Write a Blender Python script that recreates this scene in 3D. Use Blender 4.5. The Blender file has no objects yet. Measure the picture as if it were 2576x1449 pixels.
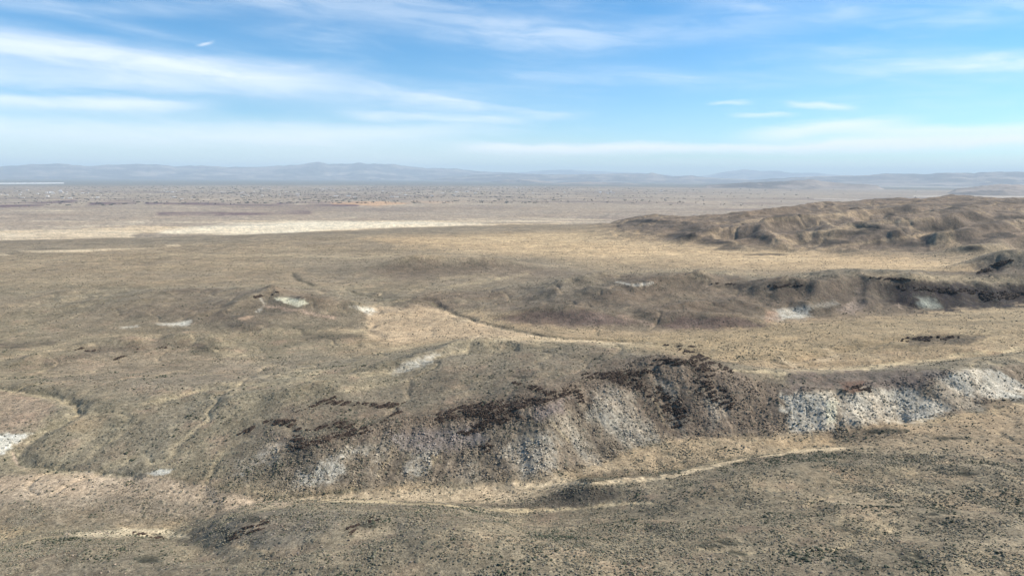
import bpy, math, random
import numpy as np
R = math.radians
rng = np.random.default_rng(7)
random.seed(7)
sc = bpy.context.scene
C = sc.collection

# ------------------------------------------------------------------ camera
HC = 210.0                      # camera height above the zero plane (valley floor is at 10)
W0, H0 = 2576.0, 1449.0         # pixel grid the outlines were read on
F0 = (W0/2)/math.tan(R(36.5))
PITCH, ROLL = R(9.15), R(0.3)
fwd = np.array([0, math.cos(PITCH), -math.sin(PITCH)])
r0 = np.array([1.0, 0, 0]); u0 = np.array([0, math.sin(PITCH), math.cos(PITCH)])
right = math.cos(ROLL)*r0 + math.sin(ROLL)*u0
up = -math.sin(ROLL)*r0 + math.cos(ROLL)*u0
cam_d = bpy.data.cameras.new('camera'); cam = bpy.data.objects.new('camera', cam_d); C.objects.link(cam)
from mathutils import Matrix
m = Matrix.Identity(4)
for i in range(3):
    m[i][0] = right[i]; m[i][1] = up[i]; m[i][2] = -fwd[i]
m[2][3] = HC
cam.matrix_world = m
cam_d.sensor_width = 36; cam_d.lens = 18/math.tan(R(36.5))
cam_d.clip_start = 1; cam_d.clip_end = 400000
sc.camera = cam

# ------------------------------------------------------------------ exposure, sun, sky
sc.view_settings.view_transform = 'Standard'; sc.view_settings.look = 'None'
sc.view_settings.gamma = 1; sc.view_settings.exposure = 1.0
SUN_EL, SUN_AZ = R(38), R(76)            # azimuth clockwise from the view direction (+Y)
sd = bpy.data.lights.new('sun', 'SUN'); sd.energy = 4.0; sd.angle = R(0.8); sd.color = (1, .955, .88)
so = bpy.data.objects.new('sun', sd); C.objects.link(so)
from mathutils import Vector
sdir = Vector((math.sin(SUN_AZ)*math.cos(SUN_EL), math.cos(SUN_AZ)*math.cos(SUN_EL), math.sin(SUN_EL)))
so.rotation_euler = sdir.to_track_quat('Z', 'Y').to_euler()
so.location = (0, 0, 400)

def ray(u, v):
    u = np.asarray(u, float); v = np.asarray(v, float)
    a = (u-W0/2)/F0; b = (H0/2-v)/F0
    return fwd + a[..., None]*right + b[..., None]*up
def project(x, y, z):
    """world -> pixel; z is absolute"""
    dx, dy, dz = x, y, z-HC
    f = dx*fwd[0]+dy*fwd[1]+dz*fwd[2]
    f = np.where(f > .01, f, .01)
    a = (dx*right[0]+dy*right[1]+dz*right[2])/f
    b = (dx*up[0]+dy*up[1]+dz*up[2])/f
    return W0/2+a*F0, H0/2-b*F0
def azel(u, v):
    d = ray(u, v); d = d/np.linalg.norm(d)
    return math.degrees(math.atan2(d[0], d[1])), math.degrees(math.asin(d[2]))

world = bpy.data.worlds.new("World"); sc.world = world; world.use_nodes = True
NT = world.node_tree; NT.nodes.clear()
class G:
    """tiny node graph helper"""
    def __init__(s, nt): s.nt = nt
    def n(s, t, **k):
        o = s.nt.nodes.new(t)
        for a, b in k.items(): setattr(o, a, b)
        return o
    def put(s, sock, val):
        if isinstance(val, bpy.types.NodeSocket): s.nt.links.new(val, sock)
        elif val is not None: sock.default_value = val
    def math(s, op, a, b=None, c=None, clamp=False):
        o = s.n('ShaderNodeMath', operation=op, use_clamp=clamp)
        s.put(o.inputs[0], a); s.put(o.inputs[1], b); s.put(o.inputs[2], c)
        return o.outputs[0]
    def ramp(s, x, a, b, lo=0., hi=1., smooth=True):
        o = s.n('ShaderNodeMapRange', interpolation_type='SMOOTHSTEP' if smooth else 'LINEAR')
        for i, q in enumerate((x, a, b, lo, hi)): s.put(o.inputs[i], q)
        return o.outputs[0]
    def noise(s, vec, scale, detail=3, rough=.55, dist=0., typ=None):
        o = s.n('ShaderNodeTexNoise')
        if typ: o.noise_type = typ
        s.put(o.inputs['Vector'], vec); o.inputs['Scale'].default_value = scale
        o.inputs['Detail'].default_value = detail; o.inputs['Roughness'].default_value = rough
        o.inputs['Distortion'].default_value = dist
        return o.outputs[0]
    def mix(s, f, a, b, mode='MIX'):
        o = s.n('ShaderNodeMix', data_type='RGBA', blend_type=mode)
        s.put(o.inputs[0], f)
        s.put(o.inputs[6], a if isinstance(a, bpy.types.NodeSocket) else (*a, 1))
        s.put(o.inputs[7], b if isinstance(b, bpy.types.NodeSocket) else (*b, 1))
        return o.outputs[2]
g = G(NT)
tc = g.n('ShaderNodeTexCoord')
sky = g.n('ShaderNodeTexSky', sky_type='NISHITA', sun_disc=False)
sky.sun_elevation = SUN_EL; sky.sun_rotation = SUN_AZ
sky.altitude = 1300; sky.air_density = 1.0; sky.dust_density = .3; sky.ozone_density = 2.2
sep = g.n('ShaderNodeSeparateXYZ'); NT.links.new(tc.outputs['Generated'], sep.inputs[0])
X, Y, Z = sep.outputs
az = g.math('MULTIPLY', g.math('ARCTAN2', X, Y), 180/math.pi)
el = g.math('MULTIPLY', g.math('ARCSINE', Z), 180/math.pi)
cmb = g.n('ShaderNodeCombineXYZ'); NT.links.new(az, cmb.inputs[0])
NT.links.new(g.math('MULTIPLY', el, 5.0), cmb.inputs[1])
# slanting cirrus coordinates: streaks fall gently to the right
wob = g.math('SUBTRACT', g.noise(cmb.outputs[0], .055, 4, .6), .5)
wob2 = g.math('SUBTRACT', g.noise(cmb.outputs[0], .25, 4, .65), .5)
elw = g.math('ADD', g.math('ADD', el, g.math('MULTIPLY', wob, 2.2)), g.math('MULTIPLY', wob2, .4))
cm2 = g.n('ShaderNodeCombineXYZ')
NT.links.new(az, cm2.inputs[0])
NT.links.new(g.math('MULTIPLY', g.math('ADD', el, g.math('MULTIPLY', az, .06)), 6.5), cm2.inputs[1])
fib = g.noise(cm2.outputs[0], .16, 7, .62, .6)
fib2 = g.noise(cm2.outputs[0], .05, 5, .55, .8)
def streak(u1, v1, u2, v2, w, op, wtop=None, fade=4.0, fibre=.5):
    """soft cloud band between two directions of the sky; w in degrees below, wtop above its axis"""
    a1, e1 = azel(u1, v1); a2, e2 = azel(u2, v2)
    k = (e2-e1)/(a2-a1)
    d = g.math('SUBTRACT', elw, g.math('MULTIPLY_ADD', g.math('SUBTRACT', az, a1), k, e1))
    lo = g.ramp(d, -w, 0.0); hi = g.ramp(d, wtop or w, 0.0)
    s = g.math('MULTIPLY', g.math('MULTIPLY', lo, hi), op)
    s = g.math('MULTIPLY', s, g.ramp(az, a1-fade, a1+fade)) if u1 > 0 else s
    s = g.math('MULTIPLY', s, g.ramp(az, a2+fade, a2-fade)) if u2 < W0 else s
    return g.math('MULTIPLY', g.math('MULTIPLY', s, .78), g.ramp(fib, .25, .68, 1-fibre*1.3, 1.0))
ST = [(-200, 82, 800, 195, 2.4, .95, 1.7, 8, .35), (300, 170, 1250, 270, 2.6, .42, 2.0, 10, .4),
      (-200, 172, 600, 222, 1.1, .5, .9, 6, .3), (-200, 240, 480, 268, 1.1, .85, .7, 4, .2),
      (-200, 320, 1100, 345, 1.6, .75, 1.6, 7, .15), (-200, 395, 1500, 395, 1.6, .5, 2.2, 8, .1),
      (1050, 245, 1440, 285, .9, .55, .35, 2.4, .5), (880, 288, 1300, 303, .6, .6, .5, 2, .3),
      (500, 330, 1250, 330, .8, .4, .8, 5, .2),
      (1180, 374, 2800, 350, .9, 1.2, .6, 3, .1), (1900, 335, 2250, 308, 1.2, .95, .6, 3, .1),
      (2150, 338, 2800, 325, 1.2, .9, .7, 3, .15), (1500, 415, 2800, 405, .6, .3, .6, 5, .2),
      (2230, 165, 2800, 145, .9, .65, .8, 3, .5), (1990, 272, 2140, 276, .35, .75, .3, .8, .3),
      (1790, 265, 1880, 268, .25, .55, .25, .8, .3), (1850, 296, 1990, 296, .3, .6, .25, 1, .3),
      (560, -40, 1500, 95, 2.4, .42, 2.4, 6, .5), (1250, 95, 2000, 60, 1.8, .3, 1.8, 6, .6),
      (1700, -10, 2800, 20, 1.6, .3, 1.6, 6, .6), (500, 104, 530, 98, .2, .7, .18, .4, .1),
      (1200, 190, 2400, 200, 1.4, .2, 1.6, 8, .6), (-200, 5, 500, 20, 1.0, .3, 1.0, 5, .5)]
tot = None
for s_ in ST:
    v_ = streak(*s_)
    inv = g.math('SUBTRACT', 1.0, v_, clamp=True)
    tot = inv if tot is None else g.math('MULTIPLY', tot, inv)
gen = g.math('MULTIPLY', g.ramp(fib2, .42, .75), g.ramp(fib, .3, .75, .05, .30))
tot = g.math('MULTIPLY', tot, g.math('SUBTRACT', 1.0, gen))
cloud = g.math('SUBTRACT', 1.0, tot, clamp=True)
hsv = g.n('ShaderNodeHueSaturation'); hsv.inputs['Saturation'].default_value = 1.4; hsv.inputs['Hue'].default_value = .497; hsv.inputs['Value'].default_value = .78
NT.links.new(sky.outputs[0], hsv.inputs['Color'])
skyc = g.mix(g.ramp(el, 13.0, 1.0), hsv.outputs[0], (.74, .89, 1.0), 'MULTIPLY')
CLOUD = (5.9, 6.15, 6.4)
col = g.mix(cloud, skyc, CLOUD)
bg = g.n('ShaderNodeBackground'); NT.links.new(col, bg.inputs[0]); bg.inputs[1].default_value = .10
wo = g.n('ShaderNodeOutputWorld'); NT.links.new(bg.outputs[0], wo.inputs[0])

# ------------------------------------------------------------------ noise in numpy
def _hash(ix, iy, seed):
    h = (ix.astype(np.uint32)*np.uint32(374761393) + iy.astype(np.uint32)*np.uint32(668265263)
         + np.uint32((seed*2246822519) & 0xffffffff))
    h = (h ^ (h >> np.uint32(13)))*np.uint32(1274126177)
    return h ^ (h >> np.uint32(16))
def gnoise(x, y, seed=0):
    xi = np.floor(x); yi = np.floor(y); fx = x-xi; fy = y-yi
    ix = xi.astype(np.int64).astype(np.int32); iy = yi.astype(np.int64).astype(np.int32)
    ux = fx*fx*fx*(fx*(fx*6-15)+10); uy = fy*fy*fy*(fy*(fy*6-15)+10)
    def c(ox, oy):
        a = _hash(ix+ox, iy+oy, seed).astype(np.float32)*np.float32(2*math.pi/4294967296.)
        return np.cos(a)*(fx-ox)+np.sin(a)*(fy-oy)
    return ((c(0, 0)*(1-ux)+c(1, 0)*ux)*(1-uy)+(c(0, 1)*(1-ux)+c(1, 1)*ux)*uy)*1.5
def fbm(x, y, wl, oct=4, gain=.5, seed=0, ridge=False):
    t = np.zeros_like(x); a = 1.0; n = 0.
    for o in range(oct):
        q = gnoise(x/wl*2**o + 17.3*o, y/wl*2**o - 9.1*o, seed+o)
        if ridge: q = 1-2*np.abs(q)
        t += a*q; n += a; a *= gain
    return t/n
def sstep(x, a, b):
    t = np.clip((x-a)/(b-a), 0, 1); return t*t*(3-2*t)

# ------------------------------------------------------------------ terrain: lofted profile lines
US = [-300, 0, 200, 430, 640, 800, 1000, 1200, 1350, 1500, 1650, 1800, 1950, 2100, 2250, 2400, 2576, 2900]
LAY = [
 # foreground slope
 ([1449]*18, [104, 103, 102, 100, 96, 94, 93, 92, 92, 92, 91, 90, 90, 89, 88, 87, 86, 84]),
 ([1410, 1378, 1347, 1352, 1282, 1266, 1266, 1276, 1283, 1270, 1270, 1290, 1310, 1320, 1330, 1330, 1330, 1330],
  [118, 118, 117, 118, 113, 114, 116, 119, 121, 118, 112, 105, 100, 98, 97, 96, 95, 94]),
 ([1400, 1365, 1337, 1340, 1272, 1258, 1258, 1264, 1255, 1213, 1196, 1165, 1145, 1128, 1125, 1128, 1130, 1120],
  [120, 120, 120.5, 121, 117.5, 118.5, 120, 121.5, 120.5, 114.5, 113, 113, 112, 111, 108, 106, 104, 102]),
 ([1385, 1350, 1325, 1325, 1262, 1250, 1250, 1252, 1225, 1205, 1188, 1155, 1135, 1118, 1110, 1112, 1112, 1105],
  [122, 122, 123, 124, 121, 121.5, 122, 123, 122, 119, 118, 117, 116, 114, 110, 108, 106, 104]),
 # foot of the white and brown bluff
 ([1230, 1195, 1190, 1195, 1240, 1235, 1215, 1212, 1200, 1165, 1110, 1100, 1095, 1088, 1055, 1040, 985, 950],
  [121, 120, 119, 118, 119.5, 120, 120.5, 121, 119.5, 118, 116, 115, 114, 112, 110, 107, 103, 100]),
 # rim of the bluff
 ([1100, 1060, 1050, 1080, 1092, 1100, 1060, 1020, 990, 945, 905, 935, 965, 975, 955, 935, 915, 880],
  [112, 111, 111, 111, 110, 108, 106, 103, 99, 97, 93, 96, 100, 100, 99, 95, 95, 91]),
 ([1010, 985, 975, 968, 962, 945, 915, 868, 870, 872, 880, 915, 935, 938, 930, 915, 895, 865],
  [112, 110, 108, 106, 104, 104, 103, 100, 98, 95, 92.5, 96, 99, 99, 98, 96, 95, 92]),
 ([965, 940, 930, 925, 925, 915, 880, 850, 858, 865, 880, 912, 925, 925, 915, 900, 882, 855],
  [118, 118, 118, 118, 117, 116, 115, 113, 113, 113, 114, 114, 113, 112, 110, 108, 106, 104]),
 ([870, 860, 850, 845, 850, 850, 835, 820, 825, 832, 850, 855, 850, 845, 842, 838, 835, 820],
  [120, 120, 120, 121, 121, 120, 119, 118, 117, 117, 116, 114, 112, 110, 108, 106, 104, 102]),
 ([800, 795, 790, 800, 815, 800, 790, 785, 800, 822, 828, 812, 803, 792, 785, 775, 765, 750],
  [122, 122, 121, 118, 116, 118, 119, 119, 118, 117, 116, 115, 114, 113, 112, 110, 108, 106]),
 ([760, 755, 750, 745, 741, 745, 752, 750, 740, 710, 697, 692, 714, 695, 690, 694, 702, 700],
  [122, 121, 120, 117, 114, 116, 118, 118, 115, 108, 104, 101, 99, 93, 92, 92, 92, 92]),
 ([700, 700, 690, 690, 690, 690, 685, 690, 690, 680, 675, 668, 668, 670, 668, 672, 675, 680],
  [123, 123, 122, 122, 121, 121, 120, 120, 119, 118, 117, 116, 116, 114, 112, 110, 108, 106]),
 ([640, 640, 637, 633, 630, 627, 625, 622, 620, 618, 615, 625, 632, 637, 640, 642, 645, 645],
  [126, 126, 126, 126, 126, 126, 125, 125, 125, 124, 124, 123, 121, 120, 118, 116, 114, 112]),
 ([612, 606, 602, 597, 590, 583, 575, 568, 565, 564, 582, 580, 575, 565, 560, 560, 560, 560],
  [134, 134, 134, 134, 134, 134, 134, 134, 133, 130, 118, 108, 100, 92, 88, 84, 82, 80]),
 ([628, 622, 618, 613, 606, 600, 592, 585, 580, 571, 550, 547, 536, 514, 508, 500, 506, 500],
  [160, 160, 160, 160, 160, 160, 160, 160, 158, 135, 112, 98, 88, 74, 66, 60, 58, 56]),
]
# fan of azimuths (fine in front, coarse behind) and rings of distance
AZ = np.concatenate([np.arange(-180, -62, 4.), np.arange(-62, -42, .4), np.arange(-42, 42, .08),
                     np.arange(42, 62, .4), np.arange(62, 180.1, 4.)])
rr = [8.]
while rr[-1] < 62000:
    r_ = rr[-1]
    k = .03 if r_ < 110 else .0026 if r_ < 245 else .0014 if r_ < 365 else .0026 if r_ < 520 else .004 if r_ < 1100 else .0036 if r_ < 2300 else .012
    rr.append(r_*(1+k))
RR = np.array(rr); NA, NR = len(AZ), len(RR)
azr = np.radians(AZ)
def pchip(xk, yk, x):
    """monotone cubic through (xk, yk), evaluated at x"""
    h = np.diff(xk); d = np.diff(yk)/h
    mm = np.zeros_like(yk)
    s = np.sign(d[:-1])*np.sign(d[1:]) > 0
    w1 = 2*h[1:]+h[:-1]; w2 = h[1:]+2*h[:-1]
    with np.errstate(divide='ignore', invalid='ignore'):
        hm = (w1+w2)/(w1/d[:-1]+w2/d[1:])
    mm[1:-1] = np.where(s, hm, 0); mm[0] = d[0]; mm[-1] = d[-1]
    i = np.clip(np.searchsorted(xk, x)-1, 0, len(xk)-2)
    t = np.clip((x-xk[i])/h[i], 0, 1)
    return ((1+2*t)*(1-t)**2*yk[i] + t*(1-t)**2*h[i]*mm[i] + t*t*(3-2*t)*yk[i+1] + t*t*(t-1)*h[i]*mm[i+1])
def fixed(r, h): return np.full(NA, float(r)), np.full(NA, float(h))
rk, hk = [], []
for r, h in ((8, 96), (70, 92)):
    a, b = fixed(r, h); rk.append(a); hk.append(b)
for vs, hs in LAY:
    d = ray(US, vs); hs = np.array(hs, float); t = hs/(-d[:, 2])
    x, y = t*d[:, 0], t*d[:, 1]
    a_ = np.degrees(np.arctan2(x, y)); r_ = np.hypot(x, y)
    aa = np.clip(AZ, a_[0], a_[-1])
    rk.append(pchip(a_, r_, aa)); hk.append(pchip(a_, hs, aa))
rP, hP = rk[-1], hk[-1]
rk.append(rP*1.22); hk.append(190+0*rP)
rk.append(np.maximum(rP*1.6, 3600)); hk.append(199.5+0*rP)
rk.append(rP*0+62500); hk.append(200+0*rP)
rk = np.array(rk); hk = np.array(hk)
for k in range(1, len(rk)): rk[k] = np.maximum(rk[k], rk[k-1]*1.008)
DEP = np.empty((NA, NR))
for i in range(NA): DEP[i] = pchip(rk[:, i], hk[:, i], RR)
XX = np.sin(azr)[:, None]*RR[None]; YY = np.cos(azr)[:, None]*RR[None]
RG = np.broadcast_to(RR[None], XX.shape); AG = np.broadcast_to(AZ[:, None], XX.shape)
ZZ = HC-DEP
FINE = np.where(np.abs(AZ) < 41.5)[0]
def layer_r(k): return rk[k][:, None]        # distance of profile line k along every azimuth
def hit(u, v, far=None):
    """first surface point seen at pixel (u, v): returns x, y, z"""
    d = ray(float(u), float(v)); a = math.degrees(math.atan2(d[0], d[1]))
    i = int(np.clip(np.searchsorted(AZ, a), 1, NA-1))
    t = (a-AZ[i-1])/(AZ[i]-AZ[i-1])
    z = ZZ[i-1]*(1-t)+ZZ[i]*t
    sl = (z-HC)/RR; s0 = d[2]/math.hypot(d[0], d[1])
    j = np.argmax(sl >= s0) if (sl >= s0).any() else NR-1
    j = max(j, 1)
    q = (s0-sl[j-1])/(sl[j]-sl[j-1]+1e-12); q = min(max(q, 0), 1)
    r = RR[j-1]*(1-q)+RR[j]*q
    return r*math.sin(R(a)), r*math.cos(R(a)), HC+s0*r
def zat(x, y):
    a = np.degrees(np.arctan2(x, y)); r = np.hypot(x, y)
    i = np.clip(np.searchsorted(AZ, a), 1, NA-1); j = np.clip(np.searchsorted(RR, r), 1, NR-1)
    ta = (a-AZ[i-1])/(AZ[i]-AZ[i-1]); tr = (r-RR[j-1])/(RR[j]-RR[j-1])
    return ((ZZ[i-1, j-1]*(1-tr)+ZZ[i-1, j]*tr)*(1-ta)+(ZZ[i, j-1]*(1-tr)+ZZ[i, j]*tr)*ta)

# mounds: (u, v, height, half width across, half depth along the view, tilt of the long axis)
BUMPS = [(690, 752, 4.5, 18, 14, 0), (640, 768, 4, 48, 22, 20), (800, 775, 3.5, 45, 18, -8),
 (1400, 800, 9.5, 44, 15, 0), (1785, 812, 9, 40, 12, 0), (1480, 722, 3, 70, 30, 10), (1960, 722, 3, 26, 14, 0), (2260, 712, 7, 62, 26, 0),
 (1045, 672, 15, 42, 22, 0), (1215, 672, 13, 55, 24, 0), (1700, 705, 4, 60, 22, 0),
 (2545, 690, 24, 42, 30, 30), (440, 868, 3.5, 26, 12, 10), (230, 900, 2.5, 34, 14, 10), (1190, 862, 2.5, 20, 8, 0),
 (1690, 912, 3, 14, 8, 0), (620, 830, 2.5, 30, 10, 10), (2350, 880, 2.5, 40, 8, -5),
 (690, 1310, 2.5, 36, 13, 0), (1000, 1300, 1.5, 26, 12, 0), (1450, 1245, 1.6, 14, 7, 0), (300, 1385, 1.5, 20, 7, 0),
 (2250, 1085, 2.2, 22, 9, 10)]
for (u, v, h, wx, wy, t) in BUMPS:
    x0, y0, _ = hit(u, v)
    a = math.atan2(x0, y0) + R(t)
    dx, dy = XX-x0, YY-y0
    p = dx*math.cos(a)-dy*math.sin(a); q = dx*math.sin(a)+dy*math.cos(a)
    sel = (np.abs(p) < 3*wx) & (np.abs(q) < 3*wy)
    ZZ[sel] += h*np.exp(-.5*((p[sel]/wx)**2*1.6 + (q[sel]/wy)**2*1.6))

def polydist(px, py, pts):
    best = np.full(px.shape, 1e9)
    for (x1, y1), (x2, y2) in zip(pts[:-1], pts[1:]):
        ex, ey = x2-x1, y2-y1
        t = np.clip(((px-x1)*ex+(py-y1)*ey)/(ex*ex+ey*ey+1e-9), 0, 1)
        best = np.minimum(best, np.hypot(px-x1-t*ex, py-y1-t*ey))
    return best
WX = gnoise(XX/23, YY/23, 90)*5 + gnoise(XX/7, YY/7, 91)*2; WY = gnoise(XX/23, YY/23, 92)*5 + gnoise(XX/7, YY/7, 93)*2
# arroyos and draws: (pixel polyline, depth, half width)
CREEK = [(880, 735), (960, 752), (1085, 762), (1130, 785), (1200, 808), (1300, 830), (1370, 845), (1450, 852), (1560, 856), (1700, 868)]
LCREEK = [(-60, 965), (0, 975), (70, 985), (150, 995), (200, 1018), (185, 1050), (110, 1080), (60, 1110), (42, 1145), (70, 1172), (180, 1184), (330, 1192)]
GUL = [(CREEK, 1.9, 4), (LCREEK, 1.8, 4), ([(735, 688), (745, 702), (790, 718)], 1.8, 5),
 ([(430, 1342), (560, 1368), (690, 1395), (800, 1374), (960, 1352)], 2.2, 7),
 ([(2090, 1105), (2150, 1075), (2260, 1050)], 2.2, 4.5), ([(2000, 905), (2160, 870), (2280, 850), (2576, 835)], 1.8, 5),
 ([(1940, 905), (1990, 915), (2200, 912), (2576, 880)], 1.5, 4), ([(940, 815), (925, 830), (960, 850)], 1.2, 4),
 ([(820, 935), (1000, 935), (1100, 905), (1180, 885), (1290, 878)], 1.5, 5), ([(400, 1005), (520, 970), (640, 962)], 1.3, 4),
 ([(1850, 600), (1960, 590), (2080, 570), (2250, 545)], 9, 35), ([(2300, 625), (2360, 595), (2450, 575), (2576, 560)], 9, 35),
 ([(1980, 628), (2050, 600), (2250, 590), (2420, 590)], 6, 30), ([(2100, 640), (2060, 612), (1990, 598)], 4, 25),
 ([(1280, 1010), (1300, 1100), (1320, 1190)], .7, 3), ([(1470, 975), (1500, 1080), (1530, 1150)], .8, 3),
 ([(1640, 930), (1690, 1030), (1700, 1095)], .8, 3), ([(1040, 1080), (1000, 1150), (960, 1205)], .7, 2.5),
 ([(2110, 985), (2120, 1040), (2100, 1085)], 1.4, 3), ([(2370, 950), (2430, 990), (2450, 1030)], 1.0, 4)]
GW = []
for pts, dp, hw in GUL:
    dense = []
    for (a, b), (c, d) in zip(pts[:-1], pts[1:]):
        n = max(1, int(math.hypot(c-a, d-b)/40))
        dense += [(a+(c-a)*i/n, b+(d-b)*i/n) for i in range(n)]
    dense.append(pts[-1])
    GW.append(([hit(u, v)[:2] for u, v in dense], dp, hw))
for pts, dp, hw in GW:
    P = np.array(pts); mg = hw*4+12
    sel = (XX > P[:, 0].min()-mg) & (XX < P[:, 0].max()+mg) & (YY > P[:, 1].min()-mg) & (YY < P[:, 1].max()+mg) & (RG > 120)
    if sel.sum() == 0: continue
    sw = min(1.0, hw/8)
    d = polydist(XX[sel]+WX[sel]*sw, YY[sel]+WY[sel]*sw, pts)
    ZZ[sel] -= dp*np.exp(-(d/hw)**2)

# relief noise, its strength set by the kind of ground
near = sstep(RG, 90, 140)
rF, rG_, rH = layer_r(6), layer_r(7), layer_r(8)
rE, rI, rK, rL, rM, rN, rO, rPk = layer_r(5), layer_r(9), layer_r(11), layer_r(12), layer_r(13), layer_r(14), layer_r(15), layer_r(16)
def band(a, b, soft):                       # 1 between two profile lines
    return sstep(RG, a-soft, a+soft)*(1-sstep(RG, b-soft, b+soft))
cliff = band(rF, rG_, 5.)*sstep(AG, -22, -17)
plateau = band(rG_, rH, 8.)
nearhill = 1-sstep(RG, rE-22, rE-8)
fan_ = band(rE, rF, 5.)
midflat = band(rI, rK, 10.)*sstep(AG, -18, -8)
midhill = band(rK, rL*1.06, 18.)
rhill = band(rN*1.02, rPk*1.2, 40.)*sstep(AG, 5.5, 10)
bench = band(rL*1.1, rPk, 40.)*(1-rhill)
val = sstep(RG, rPk*1.2, rPk*1.6)
AAm = np.zeros_like(ZZ)
amp60 = 1.7*nearhill+.3*fan_+2.0*plateau+.5*midflat+2.4*midhill+.3*cliff+.9*bench+1.0*rhill
amp60 = np.maximum(amp60, .8*(1-val))*near
f60 = fbm(XX, YY, 62, 4, .48, 11)
ZZ += amp60*f60*1.5
ZZ += (.26*nearhill+.06*fan_+.3*plateau+.3*cliff+.3*midhill+.1)*near*(1-val)*fbm(XX, YY, 7.5, 3, .55, 21)*(RG < 1500)
# folded spurs and draws of the right-hand hills, running down towards the pediment
ca, sa = math.cos(R(38)), math.sin(R(38))
xr, yr = XX*ca-YY*sa, XX*sa+YY*ca
rid = fbm(xr*1.9, yr*.9, 420, 5, .5, 33, ridge=True)
ZZ += rhill*(rid*8+1)*np.clip((RG-rN)/250, 0, 1)
SPUR = [([(1880, 548), (1990, 532), (2090, 518)], 7, 30), ([(1950, 572), (2050, 560), (2180, 546), (2300, 532)], 11, 30),
 ([(2230, 580), (2300, 566), (2400, 548), (2500, 540)], 12, 34), ([(2030, 612), (2110, 602), (2180, 604), (2240, 622)], 12, 30),
 ([(1750, 606), (1830, 590), (1900, 588), (1960, 618)], 10, 28), ([(2290, 585), (2360, 568), (2450, 562)], 12, 28),
 ([(2400, 620), (2480, 598), (2576, 578)], 15, 34), ([(2460, 645), (2576, 615), (2700, 600)], 13, 30),
 ([(1600, 560), (1700, 566), (1800, 572)], 3, 30), ([(2060, 585), (2150, 578), (2210, 582)], 7, 24), ([(2260, 612), (2310, 604), (2350, 618)], 9, 24)]
for pts, hh, hw in SPUR:
    pw = [hit(u, v)[:2] for u, v in pts]; P = np.array(pw); mg = hw*4
    sel = (XX > P[:, 0].min()-mg) & (XX < P[:, 0].max()+mg) & (YY > P[:, 1].min()-mg) & (YY < P[:, 1].max()+mg)
    d = polydist(XX[sel]+gnoise(XX[sel]/60, YY[sel]/60, 95)*22, YY[sel]+gnoise(XX[sel]/60, YY[sel]/60, 96)*22, pw)
    ZZ[sel] += 1.35*hh*np.exp(-np.abs(d/hw)**1.6)
rid2 = fbm(xr*1.5, yr, 130, 4, .5, 35, ridge=True)
SPUR2 = [([(2110, 705), (2060, 740), (2030, 775)], 4, 9), ([(2200, 712), (2190, 770)], 3.5, 8), ([(2290, 715), (2300, 775)], 2.2, 9), ([(2385, 718), (2420, 765)], 2.2, 9),
 ([(2480, 722), (2500, 760)], 3, 8), ([(1925, 738), (1985, 716), (2035, 728)], 3, 14), ([(1480, 742), (1620, 722), (1760, 706)], 4, 14), ([(1380, 745), (1450, 715), (1500, 702)], 4, 14),
 ([(560, 792), (640, 755), (690, 742), (760, 768), (900, 778)], 4, 13), ([(330, 862), (440, 852), (560, 872)], 3.5, 12), ([(100, 902), (230, 872), (330, 862)], 3, 12),
 ([(960, 935), (1080, 895), (1190, 858), (1290, 866)], 2.2, 10), ([(600, 1010), (760, 985), (900, 975)], 1.8, 9), ([(1720, 780), (1850, 765), (1900, 785)], 3, 12),
 ([(1300, 1230), (1400, 1218), (1480, 1222)], 1.2, 5), ([(1800, 1235), (2000, 1190), (2300, 1180), (2500, 1210)], 1.8, 9), ([(1100, 1380), (1300, 1340), (1600, 1330)], 1.3, 8), ([(1900, 1350), (2200, 1300), (2500, 1320)], 1.5, 9)]
for pts, hh, hw in SPUR2:
    pw = [hit(u, v)[:2] for u, v in pts]; P = np.array(pw); mg = hw*4
    sel = (XX > P[:, 0].min()-mg) & (XX < P[:, 0].max()+mg) & (YY > P[:, 1].min()-mg) & (YY < P[:, 1].max()+mg)
    d = polydist(XX[sel]+gnoise(XX[sel]/(hw*2), YY[sel]/(hw*2), 97)*hw*.6, YY[sel]+gnoise(XX[sel]/(hw*2), YY[sel]/(hw*2), 98)*hw*.6, pw)
    ZZ[sel] += 1.35*hh*np.exp(-np.abs(d/hw)**1.7)
ZZ += midhill*rid2*4.0 + plateau*rid2*1.3 + nearhill*near*rid2*1.0 + bench*rid2*.8 + rhill*rid2*5 + rhill*fbm(XX, YY, 50, 4, .55, 36, ridge=True)*2.0
wdx, wdy = fbm(XX, YY, 150, 2, .5, 401)*60, fbm(XX, YY, 150, 2, .5, 402)*60
nd = fbm((xr+wdx)*1.7, yr+wdy, 240, 4, .55, 403); draw = np.exp(-(nd/.045)**2)
ZZ -= rhill*draw*3.2*np.clip((RG-rN)/150, 0, 1)
nd2 = fbm(XX+wdx*.3, YY+wdy*.3, 95, 4, .5, 404); draw2 = np.exp(-(nd2/.028)**2)
d2k = near*(1-val)*(1-rhill)*(1-cliff)*(1-.75*bench)*(1-.6*midflat)*(1-.4*sstep(-AG, 12, 20)*sstep(RG, 420, 520))
ZZ -= draw2*d2k*np.clip(RG/500, .45, 1.1)*.9
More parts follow.
